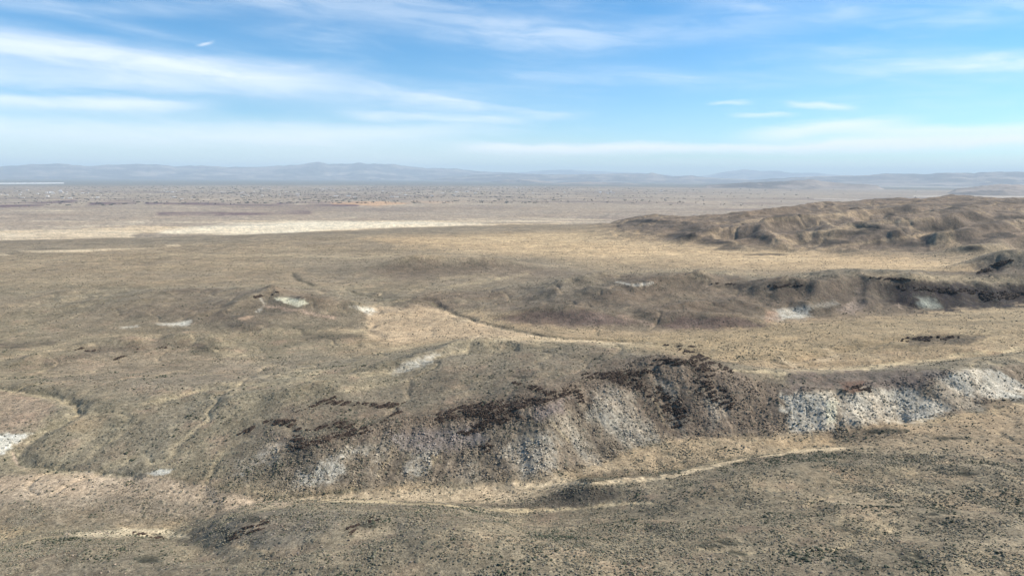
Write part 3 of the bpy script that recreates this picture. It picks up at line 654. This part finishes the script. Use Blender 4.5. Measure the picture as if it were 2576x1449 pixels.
for (u, v, a, b, tilt, den, lab) in OUT:
    ct, st = math.cos(R(tilt)), math.sin(R(tilt))
    ps = [(u+a*1.1*math.cos(t)*ct-b*1.25*math.sin(t)*st, v+a*1.1*math.cos(t)*st+b*1.25*math.sin(t)*ct) for t in np.linspace(0, 2*math.pi, 11)[:-1]]
    patch(ps, col(.026, .018, .014), .38*min(1, den), max(3, b*.8), 120, 1100, 14, .8)
# --- valley floor: playa, fields, dark scrub belts (read against distance, laid flat)
vf = val
s1 = fbm(XX/4.0, YY, 260, 4, .6, 71); s2 = fbm(XX/3.0, YY, 900, 4, .55, 72); s3 = fbm(XX/5.0, YY, 150, 4, .6, 73)
paint(vf, col(.31, .25, .18), 1.0)
paint(vf*sstep(s2, -.1, .3), col(.215, .165, .125), .7)
s4 = fbm(XX/7.0, YY, 420, 4, .6, 76); paint(vf*sstep(s4, .15, .4)*sstep(RG, 3600, 4400), col(.16, .115, .10), .7)
paint(vf*sstep(s1+s2*.5, .25, .55)*(RG < 7000), col(.55, .44, .30), .65)
pl = [(-300, 592), (0, 590), (250, 583), (480, 577), (700, 572), (1000, 566), (1300, 560), (1560, 556)]
sel = (RG > 1900) & (RG < 5600) & (AG < 9) & (AG > -50)
dpl = polydist(UU[sel], VV[sel], pl)
n3 = fbm(XX[sel]/3.5, YY[sel], 110, 4, .6, 69)
mk = sstep(nFar[sel]*1.7+n3*1.1+(1-dpl/13)*.75-.25*(VV[sel] < 575)-.35*sstep(AG[sel], -12, 6), .06, .34)*.88
ALB[sel] = ALB[sel]*(1-mk[:, None])+(SAND*np.array([1.02, .96, .88], np.float32))*mk[:, None]
patch([(380, 588), (420, 578), (560, 565), (800, 558), (1060, 558), (1250, 566), (900, 578), (600, 590)], col(.66, .58, .42), .9, 4, 1900, 5200, 7)
patch([(-200, 590), (100, 580), (330, 585), (330, 600), (-200, 612)], SAND, .8, 5, 1900, 5200, 9)
line([(1150, 556), (1350, 554), (1500, 556)], col(.50, .41, .28), 5, .8, 1900, 5200, 7)
line([(100, 575), (300, 565), (370, 562)], SAND, 2.5, .7, 1900, 6000, 5)
line([(700, 553), (820, 549), (900, 546)], SAND, 2, .7, 1900, 6000, 4)
paint(vf*sstep(s1-s2*.4, .3, .6)*sstep(RG, 2600, 3400)*(RG < 5600)*(AG < 12), SAND, .8)
patch([(820, 510), (960, 507), (1040, 512), (950, 519), (840, 515)], col(.50, .31, .17), .8, 2, 3000, 9000, 3)
patch([(1000, 505), (1180, 508), (1090, 513)], col(.48, .31, .19), .5, 2, 3000, 9000, 3)
for a, b, c_, d_ in ((60, 516, 190, 506), (230, 514, 340, 508), (370, 512, 700, 516), (540, 541, 780, 536), (700, 513, 900, 517), (0, 520, 110, 515), (400, 538, 560, 540)):
    line([(a, b), ((a+c_)/2, (b+d_)/2-1), (c_, d_)], col(.12, .07, .075), 3.6, 1.0, 2999, 3001+6000, 2)
# farm belt
belt = sstep(RG, 5200, 6400)*(1-sstep(RG, 12000, 15000))*vf*(1-sstep(AG, 12, 24)*.7)
paint(belt*sstep(s3, .1, .4), col(.13, .115, .095), .6)
paint(belt*sstep(-s3, .2, .45), col(.50, .42, .32), .6)
far = vf*sstep(RG, 13000, 16000)
paint(far, col(.12, .12, .10), .75)
line([(-200, 463), (0, 462), (160, 461)], col(.8, .78, .72), 1.2, .95, 8000, 40000, 0)
line([(-200, 445.5), (0, 446), (350, 447.5)], col(.8, .75, .7), 1.0, .9, 14000, 62000, 0)
line([(1650, 462), (1760, 462)], col(.40, .36, .31), .7, .5, 8000, 62000, 0)
line([(2150, 468), (2600, 474)], col(.50, .44, .38), 1.5, .6, 8000, 62000, 0)
line([(2300, 494), (2600, 496)], col(.52, .46, .38), 1.6, .7, 3000, 62000, 0)
line([(2050, 500), (2200, 504)], col(.50, .44, .36), 1.5, .6, 3000, 62000, 0)
# overall mottling
grain = rng.normal(size=XX.shape).astype(np.float32)
gfar = sstep(RG, 450, 1100)*(1-sstep(RG, 5000, 12000))
stk2 = fbm(XX/2.2, YY, 70, 4, .6, 312)
t5 = fbm(XX/1.4, YY, 6, 3, .7, 313); t14 = fbm(XX/1.6, YY, 15, 3, .7, 314); t1 = fbm(XX, YY, 1.5, 2, .7, 315)
riln = np.abs(fbm(XX, YY, 38, 4, .55, 316)); rill = np.exp(-(riln/.03)**2)
w5 = sstep(RG, 300, 600)*(1-sstep(RG, 1300, 2200)); w14 = sstep(RG, 700, 1300)*(1-sstep(RG, 3500, 6000)); wn = 1-sstep(RG, 350, 700)
ALB *= (1+.26*nC*wn+.24*nB+.14*nA+gfar*(.10*grain+.30*stk2)+.34*t5*w5+.40*t14*w14+.28*t1*wn+.12*rill*(1-val)*(1-rhill)+.2*nMid)[..., None].astype(np.float32)
ALB *= np.stack([1+.05*nD+.05*nB, np.ones_like(nD), 1-.06*nD-.05*nB], -1).astype(np.float32)
tintk = np.array([.92, .85, .775], np.float32)
wf = (1-.55*val)[..., None].astype(np.float32)
chk = sstep(ALB[..., 2]/ALB[..., 0], .70, .82)[..., None]*.6       # chalk keeps its own pale grey
ALB *= 1-(1-tintk)*wf*(1-chk)
ALB = np.clip(ALB, .02, .85)

# ------------------------------------------------------------------ meshes
def grid_mesh(name, X_, Y_, Z_, mat, colr=None, wrap=False):
    na, nr = X_.shape
    co = np.stack([X_, Y_, Z_], -1).reshape(-1, 3).astype(np.float32)
    i = np.arange(na-1)[:, None]; j = np.arange(nr-1)[None]
    a = i*nr+j
    q = np.stack([a, a+nr, a+nr+1, a+1], -1).reshape(-1, 4)[:, ::-1]
    return np_mesh(name, co, q, mat, None if colr is None else colr.reshape(-1, 3))
def np_mesh(name, co, faces, mat, colr=None, smooth=True, parent=None):
    me = bpy.data.meshes.new(name)
    k = faces.shape[1]
    me.vertices.add(len(co)); me.vertices.foreach_set('co', np.ascontiguousarray(co, np.float32).ravel())
    me.loops.add(faces.size); me.loops.foreach_set('vertex_index', np.ascontiguousarray(faces, np.int32).ravel())
    me.polygons.add(len(faces)); me.polygons.foreach_set('loop_start', np.arange(0, faces.size, k, dtype=np.int32))
    me.polygons.foreach_set('use_smooth', np.full(len(faces), smooth))
    me.update(calc_edges=True)
    if colr is not None:
        at = me.color_attributes.new('tint', 'FLOAT_COLOR', 'POINT')
        c4 = np.ones((len(co), 4), np.float32); c4[:, :3] = colr
        at.data.foreach_set('color', c4.ravel())
    me.materials.append(mat)
    o = bpy.data.objects.new(name, me); C.objects.link(o)
    if parent: o.parent = parent
    return o

def base_mat(name, rough=.95):
    mt = bpy.data.materials.new(name); mt.use_nodes = True
    nt = mt.node_tree; b = nt.nodes['Principled BSDF']
    b.inputs['Roughness'].default_value = rough; b.inputs['Specular IOR Level'].default_value = .15
    return mt, nt, b, G(nt)
# desert soil: colour by place from the mesh, grain and scrub speckle from nodes
mt_g, nt, bs, g2 = base_mat('desert_soil')
att = g2.n('ShaderNodeAttribute', attribute_name='tint')
geo = g2.n('ShaderNodeNewGeometry'); P_ = geo.outputs['Position']
n1 = g2.noise(P_, 1.6, 4, .7); n2 = g2.noise(P_, .28, 4, .65); n3 = g2.noise(P_, .07, 3, .6)
vo = g2.n('ShaderNodeTexVoronoi'); vo.inputs['Scale'].default_value = .42; vo.inputs['Randomness'].default_value = 1
nt.links.new(P_, vo.inputs['Vector'])
spot = g2.ramp(vo.outputs['Distance'], .42, .18)
sepc = g2.n('ShaderNodeSeparateColor'); nt.links.new(vo.outputs['Color'], sepc.inputs[0])
spot = g2.math('MULTIPLY', spot, g2.ramp(sepc.outputs[0], .35, .55))
n0 = g2.noise(P_, .75, 3, .75); nx = g2.noise(P_, 3.2, 2, .7)
k1 = g2.math('MULTIPLY', g2.ramp(n1, .3, .7, .62, 1.38, False), g2.ramp(n2, .3, .7, .80, 1.2, False))
n4 = g2.noise(P_, .03, 5, .65)
k1 = g2.math('MULTIPLY', k1, g2.math('MULTIPLY', g2.ramp(n3, .3, .7, .84, 1.16, False), g2.ramp(n4, .3, .7, .86, 1.14, False)))
k1 = g2.math('MULTIPLY', k1, g2.math('MULTIPLY', g2.ramp(n0, .32, .68, .72, 1.28, False), g2.ramp(nx, .3, .7, .8, 1.2, False)))
vm = g2.n('ShaderNodeVectorMath', operation='SCALE'); nt.links.new(att.outputs['Color'], vm.inputs[0]); nt.links.new(k1, vm.inputs['Scale'])
cc = g2.mix(g2.math('MULTIPLY', spot, .55), vm.outputs[0], (.085, .088, .062))
nt.links.new(cc, bs.inputs['Base Color'])
bump = g2.n('ShaderNodeBump'); bump.inputs['Strength'].default_value = .75; bump.inputs['Distance'].default_value = .6
hgt = g2.math('ADD', g2.math('ADD', g2.math('MULTIPLY', n1, .35), n2), g2.math('MULTIPLY', spot, .5))
nt.links.new(hgt, bump.inputs['Height']); nt.links.new(bump.outputs[0], bs.inputs['Normal'])

jv = int(np.searchsorted(RR, 5200))
o = grid_mesh('ground', XX[:, :jv+1], YY[:, :jv+1], ZZ[:, :jv+1], mt_g, ALB[:, :jv+1])
o['kind'] = 'structure'; o['label'] = 'hilly sagebrush desert ground with washes, tan flats and chalky bluffs'
o = grid_mesh('valley_floor', XX[:, jv:], YY[:, jv:], ZZ[:, jv:], mt_g, ALB[:, jv:])
o['kind'] = 'structure'; o['label'] = 'flat hazy valley floor of farmland and playa reaching the far mountains'

# ------------------------------------------------------------------ far mountain ranges
mt_m, ntm, bm_, g3 = base_mat('mountain_rock')
gm = g3.n('ShaderNodeNewGeometry')
a1 = g3.noise(gm.outputs['Position'], .0006, 5, .6); a2 = g3.noise(gm.outputs['Position'], .002, 4, .6)
cm = g3.mix(g3.ramp(a1, .45, .62), (.12, .10, .085), (.30, .24, .19))
cm = g3.mix(g3.ramp(a2, .60, .70), cm, (.42, .34, .26))
ntm.links.new(cm, bm_.inputs['Base Color'])
RANGES = [
 ('mountain_range', 43000, 9000, [(-500, 424), (-200, 418), (0, 418), (60, 415), (150, 412), (200, 416), (225, 418), (300, 413), (345, 412), (400, 414), (440, 419), (480, 416), (520, 416), (570, 419), (640, 420), (700, 416), (760, 412), (800, 407), (830, 414), (860, 413), (905, 409), (950, 412), (990, 413), (1030, 419), (1100, 423), (1140, 424), (1200, 430), (1260, 433), (1330, 437), (1420, 447)], 'long pale blue mountain range across the left of the horizon, highest in its middle'),
 ('mountain_range', 60000, 9000, [(1150, 446), (1280, 436), (1380, 428), (1440, 427), (1500, 431), (1580, 433), (1680, 440), (1760, 448)], 'faintest far range just above the middle of the horizon'),
 ('mountain_range', 33000, 6000, [(1080, 450), (1200, 440), (1290, 437), (1400, 440), (1480, 438), (1560, 437), (1620, 437), (1640, 436), (1690, 444), (1740, 441), (1780, 447), (1900, 452)], 'low blue hills at the middle of the horizon, left of the pale jagged peaks'),
 ('mountain_range', 56000, 8000, [(1700, 450), (1790, 440), (1830, 431), (1870, 427), (1910, 430), (1950, 429), (2000, 434), (2060, 436), (2130, 442), (2250, 450)], 'pale jagged peaks right of the middle of the horizon'),
 ('mountain_range', 30000, 7000, [(1850, 455), (2050, 443), (2160, 441), (2250, 437), (2330, 438), (2360, 434), (2420, 433), (2450, 436), (2500, 431), (2576, 433), (2700, 428), (2950, 436), (3200, 452)], 'broad blue mountain range at the right end of the horizon'),
 ('ridge', 15000, 1500, [(1760, 466), (1850, 461), (1930, 457), (1990, 455), (2040, 452), (2080, 457), (2130, 462), (2230, 468)], 'long dark blue ridge standing alone on the right valley floor'),
 ('ridge', 11500, 1200, [(2380, 478), (2440, 470), (2500, 465), (2560, 464), (2640, 466), (2760, 480)], 'low dark ridge at the right edge on the valley floor'),
 ('ridge', 19500, 1300, [(1380, 464), (1430, 459), (1480, 457), (1560, 460), (1620, 464)], 'flat dark ridge below the middle of the horizon'),
 ('ridge', 23000, 1300, [(1220, 460), (1270, 454), (1320, 452), (1370, 455), (1410, 460)], 'small blue ridge left of the flat dark one'),
]
for idx, (nm, D, depth, top, lab) in enumerate(RANGES):
    T = np.array(top, float)
    d = ray(T[:, 0], T[:, 1]); a_ = np.degrees(np.arctan2(d[:, 0], d[:, 1])); e_ = d[:, 2]/np.hypot(d[:, 0], d[:, 1])
    azs = np.linspace(a_[0], a_[-1], max(60, int((a_[-1]-a_[0])/.07)))
    ztop = np.interp(azs, a_, e_*D)+HC+D*.0011*fbm(azs, azs*0+idx*3.3, 1.6, 5, .62, 160+idx)
    t = np.linspace(-1, 1, 46)
    r_ = D+t*depth
    X_ = np.sin(np.radians(azs))[:, None]*r_; Y_ = np.cos(np.radians(azs))[:, None]*r_
    base = 5.0
    hmax = np.maximum(ztop-base, 0)[:, None]
    edge = np.minimum(1, np.minimum(np.arange(len(azs)), np.arange(len(azs))[::-1])/8.)[:, None]
    wl = depth*.42
    rn = fbm(X_, Y_, wl, 5, .52, 120+idx, ridge=True)
    prof = np.clip(1-np.abs(t)[None], 0, 1)**1.15
    Z_ = base+hmax*edge*prof*(1+.8*(rn-.6)*(1-prof*.9)) - 8*(1-prof)
    Z_ += (gnoise(X_/(wl*.12), Y_/(wl*.12), 140+idx))*hmax*.05*edge
    o = grid_mesh(nm, X_, Y_, Z_, mt_m)
    o['kind'] = 'structure'; o['label'] = lab

# ------------------------------------------------------------------ sagebrush and stones (ground cover: nobody could count it)
def ico(sub=0):
    p = (1+5**.5)/2
    v = np.array([(-1, p, 0), (1, p, 0), (-1, -p, 0), (1, -p, 0), (0, -1, p), (0, 1, p), (0, -1, -p), (0, 1, -p), (p, 0, -1), (p, 0, 1), (-p, 0, -1), (-p, 0, 1)], float)
    v /= np.linalg.norm(v[0])
    f = np.array([(0, 11, 5), (0, 5, 1), (0, 1, 7), (0, 7, 10), (0, 10, 11), (1, 5, 9), (5, 11, 4), (11, 10, 2), (10, 7, 6), (7, 1, 8),
                  (3, 9, 4), (3, 4, 2), (3, 2, 6), (3, 6, 8), (3, 8, 9), (4, 9, 5), (2, 4, 11), (6, 2, 10), (8, 6, 7), (9, 8, 1)])
    for _ in range(sub):
        d = {}; vl = list(v); nf = []
        def mid(a, b):
            k = (min(a, b), max(a, b))
            if k not in d:
                q = (vl[a]+vl[b])/2; vl.append(q/np.linalg.norm(q)); d[k] = len(vl)-1
            return d[k]
        for a, b, c in f:
            x, y, z = mid(a, b), mid(b, c), mid(c, a)
            nf += [(a, x, z), (b, y, x), (c, z, y), (x, y, z)]
        v = np.array(vl); f = np.array(nf)
    return v, f
def blobs(x, y, s, hs, colr, v, f, jit=.25, sink=.12, seed=1):
    rg = np.random.default_rng(seed)
    n = len(x); z = zat(x, y)
    th = rg.uniform(0, 2*math.pi, n); c, s_ = np.cos(th), np.sin(th)
    J = 1+rg.uniform(-jit, jit, (n, len(v)))
    vx = v[None, :, 0]*J; vy = v[None, :, 1]*J; vz = v[None, :, 2]*J
    el_ = rg.uniform(.75, 1.3, n)[:, None]
    px = (vx*c[:, None]*el_-vy*s_[:, None])*s[:, None]+x[:, None]
    py = (vx*s_[:, None]*el_+vy*c[:, None])*s[:, None]+y[:, None]
    pz = vz*(s*hs)[:, None]+(z+s*hs*(1-2*sink))[:, None]
    co = np.stack([px, py, pz], -1).reshape(-1, 3)
    fa = (f[None]+(np.arange(n)*len(v))[:, None, None]).reshape(-1, 3)
    cl = np.repeat(colr, len(v), 0)*rg.uniform(.8, 1.2, (n*len(v), 1))
    return co, fa, cl
v0, f0 = ico(0); v1, f1 = ico(1)
def sample(n, r1, r2, amax=41):
    r = np.sqrt(rng.uniform(r1*r1, r2*r2, n)); a = rng.uniform(-amax, amax, n)
    return np.sin(np.radians(a))*r, np.cos(np.radians(a))*r, r, a
def field(F_, x, y):
    a = np.degrees(np.arctan2(x, y)); r = np.hypot(x, y)
    i = np.clip(np.rint(np.interp(a, AZ, np.arange(NA))).astype(int), 0, NA-1)
    j = np.clip(np.rint(np.interp(r, RR, np.arange(NR))).astype(int), 0, NR-1)
    return F_[i, j]
LUM = ALB.mean(-1)
SAGEC = np.array([(.160, .155, .112), (.130, .130, .088), (.190, .178, .132), (.055, .065, .042), (.215, .182, .125)])
def scatter(name, n, r1, r2, v, f, smin, smax, seed):
    x, y, r, a = sample(n, r1, r2)
    lum = field(LUM, x, y); cl_ = field(cliff, x, y)
    clump = fbm(x, y, 14, 3, .6, 200+seed)+.5*fbm(x, y, 60, 2, .5, 210)
    p = .5+1.35*clump
    p = np.where((lum > .26) & (cl_ < .3), p*.45, p); p = np.where(field(BARE, x, y) > .5, 0, p)
    p = p*((1-sstep(r, 380, 740)*.85) if r1 < 600 else 1-sstep(r, 1200, 1700))*np.where(field(nearhill, x, y) > .4, 1, .62)
    keep = rng.uniform(0, 1, n) < np.clip(p, .0, 1)
    x, y, lum, clump = x[keep], y[keep], lum[keep], clump[keep]; m = len(x)
    s = (smin+(smax-smin)*rng.uniform(0, 1, m)**2.2)*(1+.5*np.clip(clump, -.4, .6))
    dark = fbm(x, y, 30, 3, .6, 230) + .35*rng.normal(size=m)*.8
    ci = np.where((dark > .42) & (r1 < 600), 3, rng.choice([0, 1, 2, 2, 4], m))
    ci = np.where((lum > .26) & (rng.uniform(size=m) < .8), rng.choice([1, 3] if r1 < 600 else [1, 0], m), ci)
    s = np.where(ci == 3, s*1.35, s)
    colr = SAGEC[ci]*np.array([1.02, .95, .90])*rng.uniform(.75, 1.25, (m, 1))
    return blobs(x, y, s, rng.uniform(.4, .8, m), colr, v, f, .42, .2, seed)
parts = [scatter('a', 230000, 118, 300, v0, f0, .07, .30, 1), scatter('b', 190000, 300, 740, v0, f0, .12, .40, 2), scatter('c', 90000, 620, 1600, v0, f0, .2, .7, 3)]
off = 0; CO, FA, CL = [], [], []
for co, fa, cl in parts:
    CO.append(co); FA.append(fa+off); CL.append(cl); off += len(co)
mt_b, ntb, bb, g4 = base_mat('sagebrush_leaves')
ab = g4.n('ShaderNodeAttribute', attribute_name='tint'); gb = g4.n('ShaderNodeNewGeometry')
kb = g4.ramp(g4.noise(gb.outputs['Position'], 6, 3, .7), .25, .75, .6, 1.4, False)
vb = g4.n('ShaderNodeVectorMath', operation='SCALE'); ntb.links.new(ab.outputs['Color'], vb.inputs[0]); ntb.links.new(kb, vb.inputs['Scale'])
ntb.links.new(vb.outputs[0], bb.inputs['Base Color'])
o = np_mesh('sagebrush', np.concatenate(CO), np.concatenate(FA), mt_b, np.concatenate(CL), smooth=False)
o['kind'] = 'stuff'; o['label'] = 'low grey green sagebrush scattered over the desert slopes'; o['category'] = 'ground cover'
# loose pale and dark stones
x, y, r, a = sample(18000, 118, 330)
lum = field(LUM, x, y); keep = (rng.uniform(size=len(x)) < np.clip(.35+fbm(x, y, 25, 3, .5, 250), .03, 1)) & (lum < .36)
x, y = x[keep], y[keep]; m = len(x)
cs = np.array([(.28, .22, .16), (.33, .25, .18), (.24, .20, .16), (.10, .08, .07)])[rng.choice([0, 1, 2, 3], m)]*rng.uniform(.8, 1.2, (m, 1))
co, fa, cl = blobs(x, y, (.08+.24*rng.uniform(size=m)**2), rng.uniform(.5, .9, m), cs, v0, f0, .35, .25, 5)
# rubble of the bluff
x, y, r, a = sample(330000, 240, 400, 40)
keep = (field(cliff, x, y) > .35) & (rng.uniform(size=len(x)) < np.clip(.22+.9*fbm(x, y, 8, 3, .6, 260), .01, 1)); x, y = x[keep], y[keep]; m = len(x)
lb = field(ALB, x, y); mul = rng.choice([.6, .85, 1.2, 1.5, 1.8], m)[:, None]
white = lb.mean(-1, keepdims=True) > .27; mul = np.where(white, .55+.45*np.clip(mul, 0, 1.2), mul)
co2, fa2, cl2 = blobs(x, y, (.14+.4*rng.uniform(size=m)**2.5), rng.uniform(.4, .8, m), lb*mul, v0, f0, .4, .3, 6)
fa2 = fa2+len(co); co = np.concatenate([co, co2]); fa = np.concatenate([fa, fa2]); cl = np.concatenate([cl, cl2])
o = np_mesh('stones', co, fa, mt_b, cl, smooth=False)
o['kind'] = 'stuff'; o['label'] = 'loose pale pinkish stones strewn over the near slopes'; o['category'] = 'stones'

# ------------------------------------------------------------------ basalt outcrops
mt_r, ntr, br, g5 = base_mat('basalt')
gr = g5.n('ShaderNodeNewGeometry')
cr = g5.mix(g5.ramp(g5.noise(gr.outputs['Position'], .9, 4, .7), .35, .7), (.020, .014, .010), (.095, .064, .044))
ntr.links.new(cr, br.inputs['Base Color'])
for i, (u, v, a, b, tilt, den, lab) in enumerate(OUT):
    rg = np.random.default_rng(500+i)
    x0, y0, z0 = hit(u, v); dist = math.hypot(x0, y0)
    area = a*b*math.pi*min(den, 1.4)
    n = int(np.clip(area*.8, 40, 1100))
    pts = []
    ct, st = math.cos(R(tilt)), math.sin(R(tilt))
    ox, oy = rg.uniform(0, 50, 2)
    Q = np.clip(rg.normal(size=(n*5, 2))*.55, -1.2, 1.2)
    Q[:, 1] = np.where(np.abs(Q[:, 1]) > 1, Q[:, 1]*.3, Q[:, 1])
    uu = u+a*Q[:, 0]*ct-b*Q[:, 1]*st; vv = v+a*Q[:, 0]*st+b*Q[:, 1]*ct
    lace = fbm((uu+1.2*vv)/20+ox, (vv+.25*uu)/7+oy, 1.0, 3, .65, 7)
    ok = lace > (.2 if den < .9 else .13 if den < 1.5 else .06)
    for x_, y_ in zip(uu[ok][:n], vv[ok][:n]):
        x, y, z = hit(x_, y_)
        if abs(math.hypot(x, y)-dist) > dist*.22+10: continue
        pts.append((x, y))
    P = np.array(pts); sz = dist/300.
    s = (.18+.42*rg.uniform(size=len(P))**1.6)*sz
    if b < 5: s *= .8
    co, fa, _ = blobs(P[:, 0], P[:, 1], s, rg.uniform(.35, .75, len(P)), np.zeros((len(P), 3)), v0, f0, .38, .3, 600+i)
    c0 = np.array([x0, y0, float(zat(np.array([x0]), np.array([y0]))[0])])
    o = np_mesh('rock_outcrop', co-c0, fa, mt_r, None, smooth=False)
    o.location = c0
    o['label'] = lab; o['category'] = 'rock outcrop'; o['group'] = 'dark basalt outcrops on the desert hills'

# ------------------------------------------------------------------ farm town far out on the valley floor
def simple_mat(name, c, nz=.15):
    mt, nt_, b_, gg = base_mat(name)
    ge = gg.n('ShaderNodeNewGeometry')
    x_ = gg.mix(gg.noise(ge.outputs['Position'], .4, 3, .6), tuple(q*(1-nz) for q in c), tuple(min(1, q*(1+nz)) for q in c))
    nt_.links.new(x_, b_.inputs['Base Color']); return mt
mw = simple_mat('painted_siding', (.74, .71, .66)); mr = simple_mat('metal_roof', (.62, .60, .58)); mtn = simple_mat('tan_siding', (.55, .46, .36))
def barn(L, B, Hh, rise, wall_m, roof_m):
    co = [(-L/2, -B/2, 0), (L/2, -B/2, 0), (L/2, B/2, 0), (-L/2, B/2, 0), (-L/2, -B/2, Hh), (L/2, -B/2, Hh), (L/2, B/2, Hh), (-L/2, B/2, Hh), (-L/2, 0, Hh+rise), (L/2, 0, Hh+rise)]
    fa = [(0, 1, 5, 4), (2, 3, 7, 6), (1, 2, 6, 9, 5), (3, 0, 4, 8, 7)]
    e = .6
    rc = [(-L/2-e, -B/2-e, Hh-.1), (L/2+e, -B/2-e, Hh-.1), (L/2+e, 0, Hh+rise+.15), (-L/2-e, 0, Hh+rise+.15), (L/2+e, B/2+e, Hh-.1), (-L/2-e, B/2+e, Hh-.1)]
    me = bpy.data.meshes.new('farm_building')
    me.from_pydata(co+rc, [], fa+[(10, 11, 12, 13), (13, 12, 14, 15)])
    me.materials.append(wall_m); me.materials.append(roof_m)
    me.polygons[4].material_index = 1; me.polygons[5].material_index = 1
    return me
BM = [barn(26, 13, 5, 3, mw, mr), barn(40, 16, 6, 3.5, mtn, mr), barn(18, 10, 3.5, 2, mw, mtn)]
rb = np.random.default_rng(77)
clusters = [(130, 487, 150, 9, 55), (560, 484, 160, 7, 40), (850, 477, 60, 4, 22), (700, 494, 260, 6, 30), (1080, 485, 160, 7, 35), (1290, 473, 70, 2, 22), (1500, 484, 200, 6, 28), (250, 500, 200, 5, 16)]
placed = 0
CW = ['in the leftmost dense cluster of the distant valley town', 'in the broad cluster under the far left mountains', 'in the small bright cluster under the highest blue peaks', 'in the near fringe of farms below the highest blue peaks', 'among the farms left of the valley middle', 'in the bright row far out at the middle of the valley', 'among the sparse farms right of the valley middle', 'among the nearest farms on the left, by the dark scrub belts']
for (cu, cv, su, sv, n), cw in zip(clusters, CW):
    for k in range(int(n*.6)):
        uu = cu+rb.normal()*su*.6; vv = cv+rb.normal()*sv*.5
        x, y, z = hit(uu, vv)
        r = math.hypot(x, y)
        if r > 14000 or r < 4800: continue
        o = bpy.data.objects.new('farm_building', BM[int(rb.choice([0, 1, 2]))]); C.objects.link(o)
        o.location = (x, y, float(zat(np.array([x]), np.array([y]))[0])-.3); o.rotation_euler = (0, 0, rb.uniform(-.5, .5)); 
        s = rb.uniform(.6, 1.05); o.scale = (s, s, s)
        kind = int(rb.choice([0, 1, 2])); o.data = BM[kind]
        o['label'] = ('tiny white farm house', 'tiny long tan barn', 'tiny tan shed')[kind]+' '+cw; o['category'] = 'building'
        o['group'] = 'buildings of the distant farm town'; placed += 1
# shelter belts and scrub of the farm belt
n = 4000
r = rng.uniform(5200, 13500, n); a = np.clip(rng.normal(-14, 15, n), -40, 30)
x, y = np.sin(np.radians(a))*r, np.cos(np.radians(a))*r
keep = fbm(x/2.5, y, 500, 3, .6, 300) > -.15
x, y = x[keep], y[keep]; m = len(x)
J = rng.uniform(-.2, .2, (m, 12))+1
lx = (3+18*rng.uniform(size=m)**3)[:, None]; ly = rng.uniform(3, 7, m)[:, None]; lz = rng.uniform(1.8, 4, m)[:, None]
co = np.stack([v0[None, :, 0]*J*lx+x[:, None], v0[None, :, 1]*J*ly+y[:, None], v0[None, :, 2]*J*lz+lz*.7+zat(x, y)[:, None]], -1).reshape(-1, 3)
fa = (f0[None]+(np.arange(m)*12)[:, None, None]).reshape(-1, 3)
mt_t = simple_mat('tree_foliage', (.12, .11, .085), .3)
o = np_mesh('trees', co, fa, mt_t, smooth=False)
o['kind'] = 'stuff'; o['label'] = 'dark belts of distant trees between the farms of the valley'; o['category'] = 'trees'

# ------------------------------------------------------------------ haze
bpy.ops.mesh.primitive_cube_add(size=1, location=(0, 0, 0))
hz = bpy.context.object; hz.name = 'haze'; hz.data.name = 'haze'
top, bot = 1150., -15.
hz.location = (0, 0, (top+bot)/2); hz.scale = (148000, 148000, top-bot)
mh = bpy.data.materials.new('haze_air'); mh.use_nodes = True; nh = mh.node_tree; nh.nodes.clear()
pv = nh.nodes.new('ShaderNodeVolumePrincipled'); pv.inputs['Density'].default_value = 3.3e-5
pv.inputs['Color'].default_value = (.73, .89, 1.0, 1); pv.inputs['Anisotropy'].default_value = 0
ho = nh.nodes.new('ShaderNodeOutputMaterial'); nh.links.new(pv.outputs[0], ho.inputs['Volume'])
hz.data.materials.append(mh); hz['kind'] = 'stuff'; hz['label'] = 'thin pale blue haze over the valley'; hz['category'] = 'haze'
sc.cycles.volume_bounces = 0
